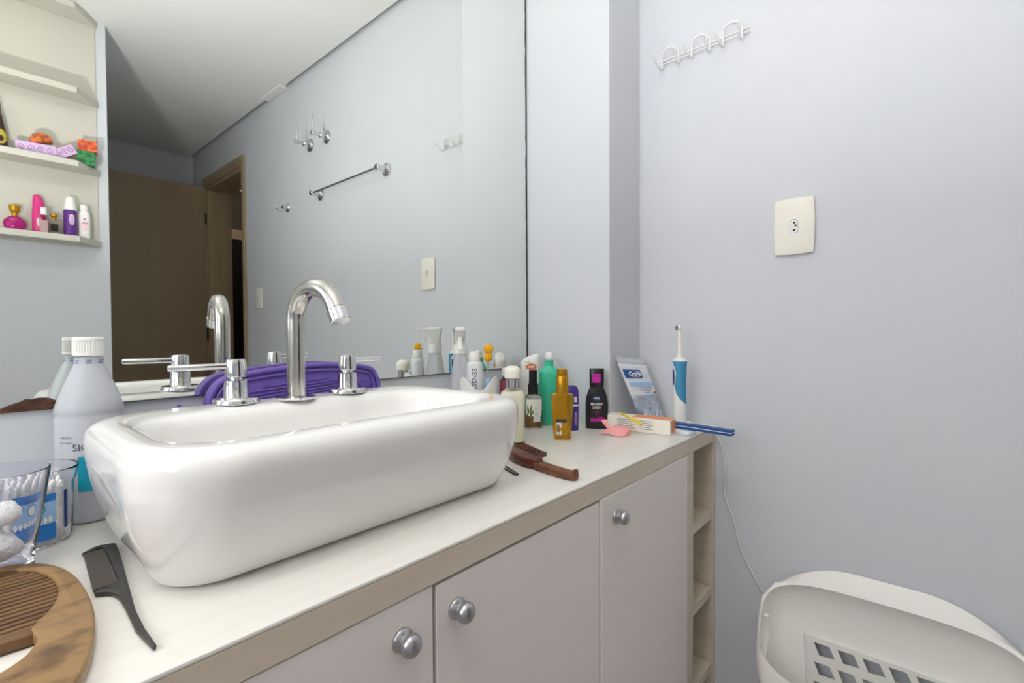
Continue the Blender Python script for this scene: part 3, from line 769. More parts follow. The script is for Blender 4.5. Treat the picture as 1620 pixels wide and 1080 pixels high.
# ------------------------------------------------------------------ right corner
bx = thing('toothpaste_box', 'white printed carton with orange top lying near the counter end', 'box', (1.0285, .508, CT), math.radians(-83.5))
def b_bx(bm): box(bm, -.078, .078, -.0205, .0205, .0004, .0325, .0008)
part('carton', M['card'], bx, b_bx, 0)
FX = -1   # long side that faces the camera is local -Y
part('top_panel', M['cardo'], bx, lambda bm: box(bm, -.010, .077, -.0195, .0197, .0325, .0329), 0)
part('end_panel', M['cardo'], bx, lambda bm: box(bm, .0779, .0783, -.012, .0197, .003, .0305), 0)
def bf(x, z): return (x, -.0207, z)
for k in range(5): patch('text_line', M['ink'], bx, bf, -.044, -.002-.005*(k % 2), .0255-k*.0045, .0266-k*.0045, 1, 1)
for k in range(5): patch('text_line', M['ink'], bx, bf, .010, .040-.005*(k % 2), .0255-k*.0045, .0266-k*.0045, 1, 1)
text('creme dental', .0065, M['ink'], bx, lambda x, z: (x-.045, z, .0330))
ys = thing('plastic_spatula', 'yellow plastic spatula lying across the white carton', 'spatula', (1.006, .497, CT+.0355), math.radians(-76))
def b_ys(bm):
    q = [(-.062, .0012), (-.02, .0024), (.004, .0036), (.012, .0070), (.040, .0078), (.048, .0040), (.049, -.0005), (.044, -.0046), (.012, -.0060), (.004, -.0032), (-.02, -.0022), (-.062, -.0012)]
    prism(bm, q, 0, .0024, .0006)
yo = part('blade', M['yellow'], ys, b_ys, 45)
ys.rotation_euler = (0, math.radians(4.8), math.radians(-125.7)); ys.location = (.991, .509, CT+.0317)
pk = thing('hair_clip', 'crumpled pink plastic clip in front of the white carton', 'clip', (.942, .522, CT), facing(.942, .522))
def b_pk1(bm):
    P = [(-.030, .002, .0006), (-.012, -.004, .006), (.002, -.006, .0012), (.016, -.004, .0015), (.036, .008, .016), (.030, .016, .0185), (.010, .010, .020), (-.006, .006, .014), (-.014, .010, .034), (-.024, .012, .030), (-.016, .004, .013), (-.024, .008, .0035)]
    bmesh.ops.contextual_create(bm, geom=[bm.verts.new(p) for p in P])
def sheet(bm, quads, th):
    for q in quads:
        v = [Vector(p) for p in q]; n = (v[1]-v[0]).cross(v[2]-v[0]).normalized()*th
        a = [bm.verts.new(p) for p in v]; b = [bm.verts.new(p+n) for p in v]
        k = len(v); bm.faces.new(a[::-1]); bm.faces.new(b)
        for i in range(k): bm.faces.new((a[i], a[(i+1) % k], b[(i+1) % k], b[i]))
part('left_jaw', M['pink'], pk, lambda bm: sheet(bm, [[(-.034, .004, .001), (-.012, -.006, .0065), (-.010, .004, .017), (-.020, .010, .010)], [(-.012, -.006, .0065), (.001, -.012, .0006), (.004, -.004, .010), (-.010, .004, .017)]], .0016), 0)
part('right_jaw', M['pink'], pk, lambda bm: sheet(bm, [[(.001, -.012, .0006), (.020, -.010, .0010), (.034, .004, .0155), (.004, -.002, .0195), (-.006, -.002, .0165)], [(.020, -.010, .001), (.033, .006, .0008), (.034, .006, .0155)], [(-.006, -.002, .0165), (.004, -.002, .0195), (.034, .004, .0155), (.028, .015, .0185), (-.002, .012, .0205)]], .0016), 0)
part('tab', M['pink'], pk, lambda bm: sheet(bm, [[(-.006, .002, .016), (-.014, .002, .013), (-.029, .009, .030), (-.024, .011, .0335), (-.016, .010, .033)]], .0018), 0)

# bag of floss picks leaning on the column
bg = thing('refill_bag', 'clear and white refill bag leaning against the column', 'bag', (1.09, .55, CT))
def bag_pt(s, t):   # s 0..1 left->right, t 0..1 bottom->top
    TL, TR, BR, BL = Vector((1.038, .5735, .1675)), Vector((1.140, .548, .158)), Vector((1.168, .503, .004)), Vector((1.088, .528, .003))
    p = (BL*(1-s)+BR*s)*(1-t)+(TL*(1-s)+TR*s)*t
    return p-Vector((1.09, .55, 0))
def b_bag(t0, t1, amp, ns=16, nt=14):
    def f(bm):
        from mathutils import noise
        nrm = Vector((-.35, -.93, .12)).normalized()
        F, B = [], []
        for j in range(nt+1):
            t = t0+(t1-t0)*j/nt; rf, rb = [], []
            for i in range(ns+1):
                s = i/ns; p = bag_pt(s, t)
                th = amp*(4*s*(1-s))**.6*(1-.75*max(0, t-.55)/.45)*min(1, t/.05+.25)
                w = noise.noise(p*60)*.0022+noise.noise(p*150+Vector((3, 1, 2)))*.0010
                e = (4*s*(1-s))
                rf.append(bm.verts.new(p+nrm*(th+w*e+.0008))); rb.append(bm.verts.new(p-nrm*(.0004+th*.25)))
            F.append(rf); B.append(rb)
        for j in range(nt):
            for i in range(ns):
                bm.faces.new((F[j][i], F[j][i+1], F[j+1][i+1], F[j+1][i])); bm.faces.new((B[j][i], B[j+1][i], B[j+1][i+1], B[j][i+1]))
            bm.faces.new((F[j][0], F[j+1][0], B[j+1][0], B[j][0])); bm.faces.new((F[j][ns], B[j][ns], B[j+1][ns], F[j+1][ns]))
        for j, fl in ((0, 0), (nt, 1)):
            for i in range(ns): bm.faces.new((F[j][i], B[j][i], B[j][i+1], F[j][i+1]))
    return f
part('clear_pouch', M['foil'], bg, b_bag(0, .40, .012), 180)
part('printed_panel', M['bagfilm'], bg, b_bag(.40, .90, .009), 180)
part('top_seal', M['bagclear'], bg, b_bag(.90, 1, .004, 16, 3), 180)
bn = Vector((-.35, -.93, .12)).normalized()
def bagf(off, ):
    def f(s, t):
        p = bag_pt(s, t); th = .009*(4*s*(1-s))**.6*(1-.75*max(0, t-.55)/.45)
        return tuple(p+bn*(th+off))
    return f
patch('brand_panel', M['dkblue'], bg, bagf(.0030), .03, .60, .685, .81, 10, 3)
patch('wave_band', M['ltblue'], bg, bagf(.0026), lambda t: .06, lambda t: .97, .565, .62, 12, 2)
text('Oral-B', .14, M['white'], bg, lambda x, z: bagf(.0042)(.36+x*.93, .745+z*.60), bold=.004)
text('Essential', .13, M['ltblue'], bg, lambda x, z: bagf(.0036)(.80+x*.55, .735+z*.60))
part('logo_ring', M['white'], bg, lambda bm: tube(bm, [bagf(.0040)(.36+.20*math.cos(2*PI*i/28), .745+.047*math.sin(2*PI*i/28)) for i in range(28)], .0005, 5, closed=True), 60)
for k in range(4): patch('text_line', M['ink'], bg, bagf(.0028), .28+.05*k, .80-.04*k, .535-k*.025, .540-k*.025, 6, 1)
disc('red_dot', M['crimson'], bg, bagf(.0030), .86, .455, .05, .018)
random.seed(9)
for k in range(22):
    s = random.uniform(.12, .88); t = random.uniform(.08, .33)
    p = bag_pt(s, t)+bn*.0105*(4*s*(1-s))**.6
    d = (Vector((random.uniform(-1, 1), .1, random.uniform(-.2, 1.4)))).normalized()*.012
    a_ = p-d+bn*.0025; b_ = p+d+bn*.0025
    if a_.z < .005 or b_.z < .005: continue
    part('floss_pick', M['bagfilm'], bg, lambda bm: tube(bm, [a_, (a_+b_)/2+bn*.001, b_], .0009, 5), 60)

# electric toothbrush on its charger
x, y = 1.108, .4435
ch = thing('charger_base', 'white oval charging base at the counter end', 'charger', (x, y, CT), facing(x, y))
part('base', M['white'], ch, lambda bm: sup(bm, [(0, .0265, .022, 2.8), (.002, .0278, .0235, 2.8), (.013, .0272, .0228, 2.8), (.0165, .0245, .0205, 2.6), (.0170, .021, .018, 2.4)]), 40)
et = thing('electric_toothbrush', 'white electric toothbrush with blue grip standing on its charger', 'toothbrush', (x, y, CT+.0172), facing(x, y)); et.scale = (.965, .965, .965)
ET = [(0, .0140, .0140, 2.2), (.001, .0148, .0145, 2.2), (.04, .0150, .0148, 2.2), (.075, .0155, .0152, 2.2), (.11, .0158, .0155, 2.2), (.138, .0172, .0158, 2.2), (.1465, .0174, .0155, 2.2), (.1505, .0145, .0135, 2.2), (.1535, .0085, .0085, 2)]
part('body', M['white'], et, lambda bm: sup(bm, ET), 50)
def etf(off):
    def f(x, z):
        zz = [(0, .0148, .0145), (.075, .0155, .0152), (.11, .0158, .0155), (.138, .0172, .0158), (.147, .0174, .0155)]
        hx = hy = .015
        for (z0, a0, b0), (z1, a1, b1) in zip(zz[:-1], zz[1:]):
            if z0 <= z <= z1: t = (z-z0)/(z1-z0); hx = a0+(a1-a0)*t; hy = b0+(b1-b0)*t
        u = max(-.999, min(.999, x/hx)); return (u*(hx+off), -(hy+off)*(1-abs(u)**2.2)**(1/2.2)-off*.3, z)
    return f
XL = [(.042, .0140), (.050, .006), (.058, -.002), (.07, -.0085), (.085, -.0115), (.10, -.0100), (.115, -.0085), (.125, -.0095), (.135, -.0135), (.1455, -.0165)]
def xl(z):
    for (z0, a), (z1, b) in zip(XL[:-1], XL[1:]):
        if z0 <= z <= z1: return a+(b-a)*(z-z0)/(z1-z0)
    return XL[-1][1]
patch('blue_grip', M['brushblue'], et, etf(.0005), xl, lambda z: .0142+.002*max(0, (z-.11)/.036), .042, .1455, 14, 26)
for k in range(9): patch('grip_ridge', M['dkblue'], et, etf(.0008), .0035, .0135, .098+k*.005, .0986+k*.005, 5, 1)
patch('switch', M['navy'], et, etf(.0010), lambda z: -.0155, lambda z: -.0127+.0012*math.sin((z-.088)/.038*PI), .088, .126, 3, 10)
part('neck', M['offwhite'], et, lambda bm: lathe(bm, [(.1535, .0080), (.157, .0062), (.1605, .0060), (.161, .0052), (.215, .0038), (.223, .0036)], 20), 50)
mx = Matrix.Rotation(math.radians(-90), 4, 'Y')   # z -> -x
part('brush_head', M['white'], et, lambda bm: lathe(bm, [(-.0045, .003), (-.003, .0055), (.002, .0065), (.004, .0060)], 20, mtx=Matrix.Translation((0, 0, .2255)) @ mx), 50)
def b_br(a0, a1):
    def f(bm):
        for i in range(a0, a1):
            r = .0048*math.sqrt((i % 18+.5)/18); a = i*2.4
            lathe(bm, [(.0038, .0007), (.0105, .0006)], 6, mtx=Matrix.Translation((0, r*math.cos(a), .2255+r*math.sin(a))) @ mx)
    return f
for a0, m in ((0, 'white'), (9, 'leaf')):
    o = part('bristles', mat('dark_green_bristles', '#2f6f5a', .6) if m == 'leaf' else M['white'], et, b_br(a0, a0+9), 0); o['kind'] = 'stuff'
# cord
def b_cord(bm):
    P = [(1.137, .445, CT+.004), (1.160, .425, CT+.0025), (1.1755, .398, CT+.0022), (1.1775, .386, CT-.002), (1.178, .381, CT-.02), (1.179, .370, CT-.05), (1.18, .3635, CT-.09), (1.18, .363, CT-.13), (1.18, .3655, CT-.157), (1.18, .349, CT-.2), (1.18, .339, CT-.236), (1.18, .330, CT-.27), (1.18, .315, CT-.302), (1.18, .298, CT-.333), (1.18, .277, CT-.365), (1.18, .25, CT-.41), (1.18, .20, CT-.50), (1.18, .19, CT-.62), (1.18, .22, .18), (1.18, .24, .012)]
    tube(bm, spline(P, 6), .0021, 8)
tag(part('power_cord', M['cord'], None, b_cord, 60), 'thin white power cord hanging down beside the cabinet end', 'cord')
# nail file
nf = thing('nail_file', 'blue block nail file with white core overhanging the counter edge', 'nail file', (1.0575, .3735, CT+.0108))
dx_, dy_ = 1.049-1.066, .310-.437
nf.rotation_euler = (0, 0, math.atan2(dy_, dx_))
for nm, m, z0, z1 in (('lower_pad', 'dkblue', 0, .0052), ('core', 'white', .0053, .0068), ('upper_pad', 'dkblue', .0069, .0118)):
    part(nm, M[m], nf, lambda bm: box(bm, -.065, .065, -.009, .009, z0, z1, .0004), 0)
wr = thing('sachet', 'small white and pale blue sachet under the blue nail file', 'sachet', (1.056, .412, CT), math.radians(-112))
part('pouch', M['bagfilm'], wr, lambda bm: sup(bm, [(.0003, .022, .013, 5), (.0050, .024, .0145, 6), (.0102, .022, .0130, 5)], 28), 40)
patch('blue_print', M['ltblue'], wr, lambda x, z: (x, z, .0104), -.010, .016, -.006, .008, 2, 2)

# reddish wooden comb and hair pin
wb = thing('handled_comb', 'reddish brown wooden handled comb right of the basin', 'comb', (0, 0, CT))
part('head', M['wood2'], wb, lambda bm: prism(bm, [(.660, .585), (.684, .588), (.6690, .5440), (.6600, .515), (.6500, .498), (.6420, .490), (.6245, .4905), (.622, .515), (.632, .545), (.645, .570)], .0008, .0175, .0035), 45)
for k in range(10):
    t = k/9; bxx, byy = .6815-.0300*t, .580-.072*t
    part('tooth', M['wood2'], wb, lambda bm: prism(bm, [(bxx-.006, byy-.0016), (bxx-.006, byy+.0016), (bxx+.021, byy-.0016), (bxx+.021, byy-.0034)], .011, .0185, .0004), 30)
part('handle', M['wood2b'], wb, lambda bm: prism(bm, [tuple(p[:2]) for p in spline([(.6415, .494), (.6375, .470), (.6330, .445), (.630, .425), (.6295, .413), (.6255, .4080), (.618, .406), (.611, .4120), (.6100, .43), (.6140, .455), (.6190, .478), (.6230, .494)], 3, True)], .0006, .0125, .0036), 45)
part('handle_tip', M['wood2b'], wb, lambda bm: sup(bm, [(.008, .0075, .0040, 2.2), (.0125, .0072, .0036, 2.2), (.0165, .0060, .0026, 2.2)], 20, c=(.6195, .4105)), 50)
pn = part('hair_pin', M['dark'], None, lambda bm: tube(bm, [(.6155, .560, CT+.0015), (.585, .495, CT+.0012), (.5825, .4935, CT+.0012), (.5795, .4965, CT+.0012), (.607, .560, CT+.0015)], .0012, 8), 60)
tag(pn, 'dark metal hair pin poking out from under the basin', 'hair pin')

# ------------------------------------------------------------------ right wall fittings
TX = lambda y, z: Matrix.Translation((XR, y, z)) @ mx      # local z points out of the right wall
def plate(name, label, cat, y, z):
    t = thing(name, label, cat, (XR-.0005, y, z), math.radians(-90))
    def b(bm):   # local x along the wall, -Y into the room; sides bowed outward
        P = []
        hx, hz, bow = .0365, .0578, .0022
        for i in range(11): u = -1+2*i/10; P.append((u*hx, -hz-bow*(1-u*u)))
        for i in range(11): u = -1+2*i/10; P.append((hx+bow*(1-u*u), u*hz))
        for i in range(11): u = 1-2*i/10; P.append((u*hx, hz+bow*(1-u*u)))
        for i in range(11): u = 1-2*i/10; P.append((-hx-bow*(1-u*u), u*hz))
        Q = [P[0]]
        for p in P[1:]:
            if math.hypot(p[0]-Q[-1][0], p[1]-Q[-1][1]) > 1e-5: Q.append(p)
        if math.hypot(Q[0][0]-Q[-1][0], Q[0][1]-Q[-1][1]) < 1e-5: Q.pop()
        prism(bm, Q, .0002, .0075, .0022, mxz)
    part('cover_plate', M['offwhite'], t, b, 35)
    return t
ol = plate('wall_outlet', 'ivory wall outlet plate with one three pin socket', 'outlet', .2247, H+.2225)
part('socket_module', M['white'], ol, lambda bm: box(bm, -.0105, .0105, -.0083, -.0078, -.0195, .0195, .0002), 0)
hexp = [(-.0075, -.014), (.0075, -.014), (.0075, .010), (.004, .0145), (-.004, .0145), (-.0075, .010)]
part('socket_recess', M['whitem'], ol, lambda bm: prism(bm, hexp, .0083, .0086, 0, mxz), 0)
def b_hexl(bm): tube(bm, [(a, -.0086, b) for a, b in hexp], .00035, 6, closed=True)
part('recess_edge', M['gap'], ol, b_hexl, 60)
for a, b in ((.001, .0075), (.0035, .0010), (.001, -.0085)):
    part('pin_hole', M['black'], ol, lambda bm: lathe(bm, [(.0086, .0022), (.0090, .0021)], 14, mtx=Matrix.Translation((a, 0, b)) @ Matrix.Rotation(math.radians(90), 4, 'X')), 0)
sw_ = plate('light_switch', 'ivory light switch plate beside the doorway, seen in the mirror', 'switch', -1.313, H+.209)
part('rocker', M['offwhite'], sw_, lambda bm: box(bm, -.010, .010, -.0105, -.0078, -.020, .020, .001), 0)

rl = thing('hook_rail', 'white wire hook rail with three double hooks high on the right wall', 'hook rail', (XR, .42, H+.672))
for z in (.005, -.0035):
    part('rod', M['wire'], rl, lambda bm: tube(bm, [(-.007, -.107, z+.0015), (-.007, .107, z-.0005)], .0017, 8), 60)
for k, (a, b) in enumerate(((.516, .474), (.442, .400), (.370, .328))):
    def b_h(bm, a=a-.42, b=b-.42):
        zt_, zb = .026, -.017
        m_ = (a+b)/2; h = (a-b)/2; P = [(-.048, a+.004, .004), (-.040, a+.003, -.006), (-.026, a, -.0165), (-.014, a, zb), (-.0105, a, -.008), (-.0105, a, .006)]
        for i in range(9):
            t = PI*i/8; P.append((-.0105-.008*math.sin(t), m_+h*math.cos(t), .008+(zt_-.008)*math.sin(t)))
        P += [(-.0105, b, .006), (-.0105, b, -.008), (-.014, b, zb), (-.026, b, -.0165), (-.040, b-.003, -.006), (-.048, b-.004, .004)]
        tube(bm, spline(P, 4), .0022, 8)
    part('double_hook', M['wire'], rl, b_h, 60)
for a in (.095, -.090): part('screw', M['satin'], rl, lambda bm: lathe(bm, [(.0002, .0018), (.006, .0018), (.0065, .0040), (.009, .0032)], 12, mtx=Matrix.Translation((0, a, .001)) @ mx), 40)

def robe(label, y, z):
    t = thing('pin_holder', label, 'wall hook', (XR, y, z))
    part('flange', M['chrome'], t, lambda bm: lathe(bm, [(.0003, .031), (.002, .032), (.0045, .0315), (.006, .024), (.012, .0165), (.022, .0128), (.030, .0125), (.037, .0135), (.040, .0105)], 28, mtx=mx), 24)
    part('stem', M['chrome'], t, lambda bm: lathe(bm, [(.038, .0078), (.060, .0070), (.062, .0105), (.079, .0108), (.081, .009)], 20, mtx=mx), 40)
    part('pin', M['chrome'], t, lambda bm: tube(bm, [(-.071, 0, .009), (-.071, 0, .05), (-.0715, 0, .083), (-.0715, 0, .0845)], [.0037, .0036, .0033, .0015], 12), 60)
robe('chrome wall pin holder nearer the ceiling step, right of the pair in the mirror', -.516, H+.932)
robe('chrome wall pin holder nearer the doorway, left of the pair in the mirror', -.677, H+.934)
tb_ = thing('towel_bar', 'thin chrome towel bar on the right wall, seen in the mirror', 'towel bar', (XR, -.31, H+.672))
for y in (.2725, -.2725):
    part('bracket', M['chrome'], tb_, lambda bm: lathe(bm, [(.0003, .027), (.002, .028), (.0045, .0275), (.006, .020), (.013, .0145), (.022, .0115), (.036, .0110), (.040, .0125), (.052, .0130), (.055, .010)], 28, mtx=Matrix.Translation((0, y, 0)) @ mx), 24)
part('bar', M['chrome'], tb_, lambda bm: tube(bm, [(-.044, -.272, 0), (-.044, .272, 0)], .0048, 14), 60)
rh = thing('robe_hook', 'small chrome robe hook near the light switch, seen in the mirror', 'wall hook', (XR, -.935, H+.669))
part('flange', M['chrome'], rh, lambda bm: lathe(bm, [(.0003, .021), (.002, .022), (.006, .020), (.012, .011), (.022, .010), (.026, .0115), (.032, .009)], 24, mtx=mx), 50)
part('hook', M['chrome'], rh, lambda bm: tube(bm, spline([(-.022, 0, -.005), (-.030, 0, -.018), (-.045, 0, -.022), (-.060, 0, -.014), (-.066, 0, .001)], 5), .0032, 10), 60)

# ------------------------------------------------------------------ laundry bin
hb = thing('laundry_bin', 'white plastic laundry bin with sloping open top below the outlet', 'laundry bin', (0, 0, 0))
N = 96
def oval(cx, hx, cy_, hy, n, zf):
    R = []
    for i in range(N):
        a = 2*PI*i/N; ca, sa = math.cos(a), math.sin(a)
        X = cx+hx*math.copysign(abs(ca)**(2/n), ca); Y = cy_+hy*math.copysign(abs(sa)**(2/n), sa)
        R.append((X, Y, zf(X, Y)))
    return R
BCY = .0625
lz = lambda x: H-.675+1.50*(x-1.035)
def zroll(x, y):
    return min(lz(x)+.012, H-.484-3.1*max(0, abs(y-BCY)-.05)**2)
def b_bin(bm):
    RR = [oval(1.09, .066, BCY, .165, 4, lambda x, y: .002), oval(1.092, .070, BCY, .190, 4, lambda x, y: .38),
          oval(1.0935, .0735, BCY, .197, 4, lambda x, y: min(lz(x)-.050, .55)), oval(1.094, .076, BCY, .1985, 4, lambda x, y: min(lz(x)-.046, .556)),
          oval(1.096, .078, BCY, .2030, 4, lambda x, y: min(lz(x)-.040, .560)), oval(1.096, .0785, BCY, .2055, 4, lambda x, y: min(lz(x)-.028, .580, zroll(x, y)-.026)),
          oval(1.0975, .0755, BCY, .2065, 4, lambda x, y: min(lz(x)-.012, zroll(x, y)-.012)), oval(1.097, .0735, BCY, .2060, 3.8, lambda x, y: zroll(x, y)-.006),
          oval(1.0955, .0690, BCY, .2050, 3.6, lambda x, y: zroll(x, y)),
          oval(1.089, .0560, BCY, .2035, 3.6, lambda x, y: min(lz(x)-.001, H-.488)), oval(1.088, .0535, BCY, .2020, 3.6, lambda x, y: min(lz(x)-.003, H-.492)),
          oval(1.090, .0570, BCY, .2005, 3.8, lambda x, y: min(lz(x)-.018, H-.512)), oval(1.094, .0635, BCY, .1985, 4, lambda x, y: min(lz(x)-.045, H-.560)),
          oval(1.093, .0620, BCY, .1935, 4, lambda x, y: min(lz(x)-.062, H-.618)), oval(1.092, .0600, BCY, .1905, 4, lambda x, y: min(lz(x)-.066, H-.628)),
          oval(1.088, .062, BCY, .175, 4, lambda x, y: .20), oval(1.088, .060, BCY, .160, 4, lambda x, y: .008)]
    rings(bm, RR)
    bm.faces.ensure_lookup_table()
    kill = []
    for f in bm.faces:
        c = f.calc_center_median()
        if c.x > 1.138 and abs(c.y-BCY) < .130 and (c.z < H-.63) and c.z > .05: kill.append(f)
    bmesh.ops.delete(bm, geom=kill, context='FACES')
part('body', M['cream'], hb, b_bin, 40)
def b_vent(bm):
    t = bmesh.new(); X = 1.1490
    def loop(P):
        vs = [t.verts.new((X, a, b)) for a, b in P]
        for i in range(len(vs)): t.edges.new((vs[i], vs[(i+1) % len(vs)]))
    y0, y1, z0, z1, r = BCY-.176, BCY+.176, H-.90, H-.6275, .055
    P = []
    for cx, cz, a in ((y1-r, z1-r, 0), (y0+r, z1-r, 90), (y0+r, z0+r, 180), (y1-r, z0+r, 270)):
        for k in range(7): P.append((cx+r*math.cos(math.radians(a+15*k)), cz+r*math.sin(math.radians(a+15*k))))
    loop(P)
    for i in range(7):
        for j in range(5):
            a = .179-.0405*i; b = H-.640+.001*i-.040*j
            loop([(a, b), (a-.027, b+.001), (a-.037, b-.022), (a-.010, b-.0245)])
    bmesh.ops.triangle_fill(t, use_beauty=True, use_dissolve=False, edges=t.edges[:], normal=(-1, 0, 0))
    g = bmesh.ops.extrude_face_region(t, geom=t.faces[:])
    for v in g['geom']:
        if isinstance(v, bmesh.types.BMVert): v.co.x += .0022
    join(bm, t)
part('vented_panel', M['cream'], hb, b_vent, 0)
part('pivot_peg', M['cream'], hb, lambda bm: lathe(bm, [(0, .005), (.006, .0045), (.008, .003)], 12, mtx=Matrix.Translation((1.105, BCY+.1985, H-.595)) @ Matrix.Rotation(math.radians(90), 4, 'X')), 40)

# ------------------------------------------------------------------ shelf unit on the wall behind, seen in the mirror
su = thing('wall_shelf', 'cream wall shelf unit with chamfered corner, seen in the mirror', 'shelf', (0, YF, H))
def splan(bm, z0, z1): prism(bm, [(-.84, .0065), (-.84, .110), (.336, .110), (.417, .0065)], z0, z1, .001)
part('back_panel', M['shelfw'], su, lambda bm: box(bm, -.84, .409, .0005, .0062, .360, 1.295), 0)
for z in (.388, .682, .968): part('shelf_board', M['shelfw'], su, lambda bm: splan(bm, z-.023, z), 0)
part('top_board', M['shelfw'], su, lambda bm: splan(bm, 1.272, 1.296), 0)
part('left_side', M['shelfw'], su, lambda bm: box(bm, -.846, -.8405, .0005, .110, .360, 1.296), 0)
YI = -.925; S0 = H+.3882; S1 = H+.6822
def shelf_thing(name, label, cat, xx, z, yy=YI, a=0.): return thing(name, label, cat, (xx, yy, z), PI+math.radians(a))
av = shelf_thing('avocado_bottle', 'dark brown bottle with yellow avocado print on the middle shelf', 'bottle', .118, S1)
part('body', M['dkbrown'], av, lambda bm: sup(bm, [(0, .026, .018, 2.6), (.003, .030, .022, 2.6), (.05, .0285, .021, 2.6), (.10, .020, .018, 2.4), (.125, .0165, .016, 2.2), (.128, .014, .014, 2), (.168, .0135, .0135, 2), (.17, .012, .012, 2)]), 50)
def avf(x, z): return (x, -.0222*(1-min(.99, abs(x/.030))**2.6)**.5-.0006, z)
disc('avocado_print', M['aval'], av, avf, -.010, .042, .0165, .026); disc('avocado_stone', M['dkbrown'], av, lambda x, z: (lambda q: (q[0], q[1]-.0006, q[2]))(avf(x, z)), -.010, .036, .0085, .0105)
def curls(bx_, L, Hh, d, n, m=M['plum']):
    for k in range(n):
        cx = -L/2+L*(k+.5)/n
        part('curl_print', m, bx_, lambda bm: tube(bm, [(cx+(.0022+.0011*t)*math.cos(t*.9+k), -d-.0004, Hh/2+(.0022+.0011*t)*math.sin(t*.9+k)) for t in range(10)], .0009, 5), 60)
l1 = shelf_thing('lilac_box', 'long lilac paper box with plum curls on the middle shelf', 'box', .222, S1, YI, 6)
part('box', M['lilac'], l1, lambda bm: box(bm, -.055, .055, -.022, .022, .0003, .044, .001), 0); curls(l1, .11, .044, .022, 4)
l2 = shelf_thing('lilac_box', 'short lilac paper box tilted up against the green box', 'box', .3095, S1+.0165, YI+.006, 0)
l2.rotation_euler = (0, math.radians(36), PI)
part('box', M['lilac'], l2, lambda bm: box(bm, -.037, .037, -.017, .017, .0, .036, .001), 0); curls(l2, .074, .036, .017, 3)
ru = shelf_thing('rust_case', 'domed rust coloured patterned case on top of the long lilac box', 'case', .238, S1+.0445, YI)
def b_ru(bm):
    R = []
    for k in range(13):
        a = PI*k/12; R.append((.032*math.cos(a), .037*math.sin(a)**.8))
    prism(bm, R+[(-.027, 0), (.027, 0)], -.018, .018, .002, mxz)
ru.rotation_euler = (0, math.radians(14), PI); ru.location.z += .007
part('lid', M['rust'], ru, b_ru, 50)
gb = shelf_thing('green_box', 'small green patterned box under the orange box', 'box', .366, S1, YI-.002, 10)
part('box', M['green'], gb, lambda bm: box(bm, -.0285, .0285, -.020, .020, .0003, .0555, .001), 0)
ob = shelf_thing('orange_box', 'small orange patterned box on top of the green box', 'box', .3735, S1+.0560, YI-.002, 10)
part('box', M['orangebox'], ob, lambda bm: box(bm, -.0290, .0290, -.020, .020, .0003, .0420, .001), 0); curls(ob, .058, .042, .020, 2, M['crimson'])
p = shelf_thing('perfume_bottle', 'squat oval magenta perfume bottle with gold neck on the bottom shelf', 'perfume', .1605, S0)
part('body', M['wine'], p, lambda bm: sup(bm, [(0, .014, .008, 2), (.001, .018, .010, 2), (.012, .0285, .014, 2), (.026, .0320, .0155, 2), (.040, .0285, .014, 2), (.052, .016, .010, 2), (.054, .010, .008, 2)], 40), 60)
part('neck', M['gold'], p, lambda bm: lathe(bm, [(.0545, .0085), (.066, .0085), (.072, .0125), (.074, .0150), (.080, .0155), (.094, .0165), (.095, .0155)], 28), 40)
p = shelf_thing('deodorant_bottle', 'bright pink deodorant bottle with slanted cap on the bottom shelf', 'deodorant', .2265, S0, YI-.018)
part('body', M['hotpink'], p, lambda bm: sup(bm, [(0, .0180, .0125, 2.3), (.002, .0195, .014, 2.3), (.07, .0190, .0135, 2.3), (.10, .0175, .0130, 2.3)]), 50)
part('cap', M['hotpink'], p, lambda bm: sup(bm, [(.1005, .0168, .0125, 2.3), (.12, .0165, .0120, 2.3), (.138, .0140, .0105, 2.3, .002), (.149, .0085, .007, 2.2, .005), (.1505, .004, .004, 2, .006)]), 50)
disc('print', M['babypink'], p, lambda x, z: (x, -.0146, z), 0, .045, .007, .018)
p = shelf_thing('perfume_bottle', 'slim clear perfume bottle with pink cap in front of the pink deodorant', 'perfume', .2372, S0, YI+.020)
part('body', M['glass'], p, lambda bm: box(bm, -.0125, .0125, -.009, .009, .0005, .070, .0015), 0)
part('perfume', M['babypink'], p, lambda bm: box(bm, -.0105, .0105, -.007, .007, .003, .050, .001), 0)
part('cap', M['silverp'], p, lambda bm: lathe(bm, [(.0705, .0085), (.0715, .0095), (.098, .0095), (.099, .0085)], 20), 40)
p = shelf_thing('perfume_bottle', 'square clear perfume bottle with black label and gold ball cap', 'perfume', .2665, S0, YI+.010)
part('body', M['glass'], p, lambda bm: box(bm, -.0155, .0155, -.010, .010, .0005, .058, .0015), 0)
part('perfume', mat('pale_perfume', '#e8d6c0', .2, trans=.5), p, lambda bm: box(bm, -.0135, .0135, -.008, .008, .003, .046, .001), 0)
part('label', M['blackp'], p, lambda bm: box(bm, -.011, .011, -.0108, -.0102, .012, .040), 0)
part('cap', M['gold'], p, lambda bm: (lathe(bm, [(.0582, .006), (.066, .006)], 16), lathe(bm, [(.066, .004), (.068, .0085), (.074, .0110), (.080, .0085), (.083, .003)], 20)), 50)
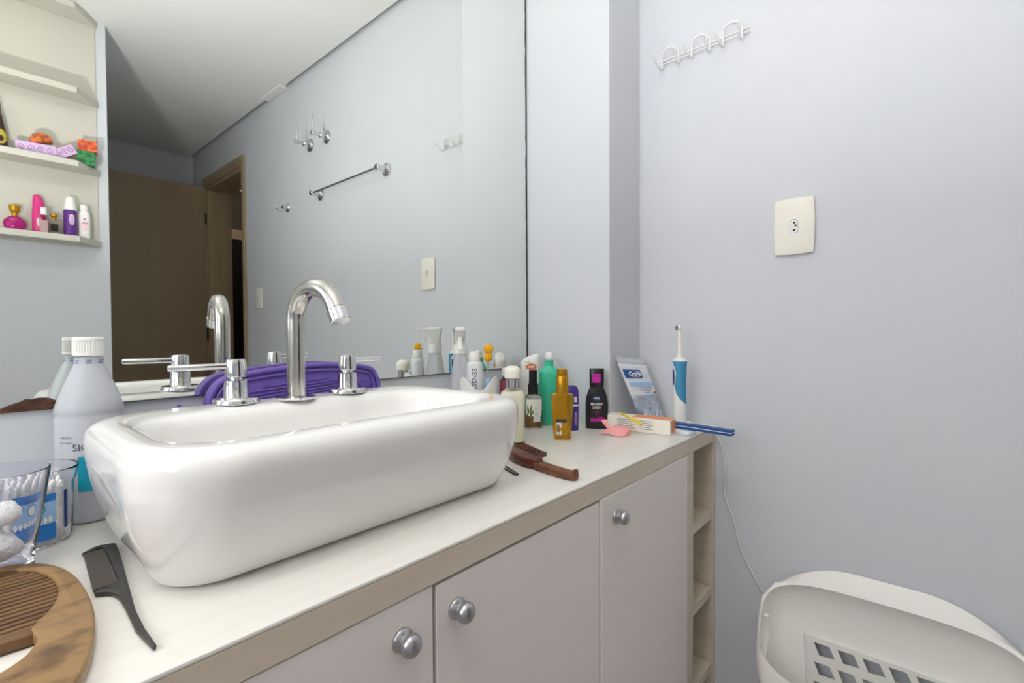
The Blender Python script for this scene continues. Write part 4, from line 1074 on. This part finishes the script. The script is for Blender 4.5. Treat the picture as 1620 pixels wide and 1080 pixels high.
p = shelf_thing('spray_can', 'purple spray can with white domed cap on the bottom shelf', 'spray can', .3155, S0)
part('can', M['vp'], p, lambda bm: lathe(bm, [(0, .0195), (.0015, .0210), (.100, .0212), (.104, .0205)], 32), 40)
part('cap', M['white'], p, lambda bm: lathe(bm, [(.1042, .0203), (.112, .0203), (.117, .0188), (.121, .0165), (.138, .0150), (.150, .0135), (.158, .009), (.160, .004)], 28), 50)
disc('pale_print', M['lilac'], p, lambda x, z: (.0217*math.sin(x/.0217), -.0217*math.cos(x/.0217), z), -.002, .066, .009, .022)
text('deo', .010, M['white'], p, lambda x, z: (.0221*math.sin(x/.0221), -.0221*math.cos(x/.0221), z+.082))
p = shelf_thing('lotion_bottle', 'white baby lotion bottle with pale pink print at the shelf end', 'bottle', .359, S0, YI-.014)
part('body', M['white'], p, lambda bm: sup(bm, [(0, .0170, .0115, 2.6), (.002, .0190, .0132, 2.6), (.09, .0188, .0130, 2.6), (.108, .0155, .0118, 2.4), (.112, .011, .010, 2)]), 50)
part('cap', M['white'], p, lambda bm: sup(bm, [(.1122, .0128, .0105, 2.4), (.134, .0118, .0100, 2.4), (.136, .010, .009, 2.4)]), 40)
pf_ = lambda x, z: (x, front(.0189, .0131, 2.6)(x, z)[1]-.0003, z)
disc('pink_print', M['babypink'], p, pf_, 0, .050, .013, .020)
disc('red_drop', M['hotpink'], p, lambda x, z: (x, pf_(x, z)[1]-.0004, z), .001, .078, .0035, .0040, 14)
text('baby', .009, M['inkb'], p, lambda x, z: (x, pf_(x, z)[1]-.0005, z+.062))

# ------------------------------------------------------------------ ceiling lamp (out of frame, above the room)
lm = thing('ceiling_lamp', 'round white glass ceiling lamp above the middle of the bathroom', 'lamp', LAMP_POS)
part('base', M['white'], lm, lambda bm: lathe(bm, [(-.0005, .10), (-.02, .10), (-.022, .095)][::-1], 40), 40)
part('glass_shade', M['lamp'], lm, lambda bm: lathe(bm, [(-.112, .02), (-.108, .06), (-.095, .095), (-.075, .118), (-.055, .125), (-.035, .115), (-.0225, .095)], 40), 60)
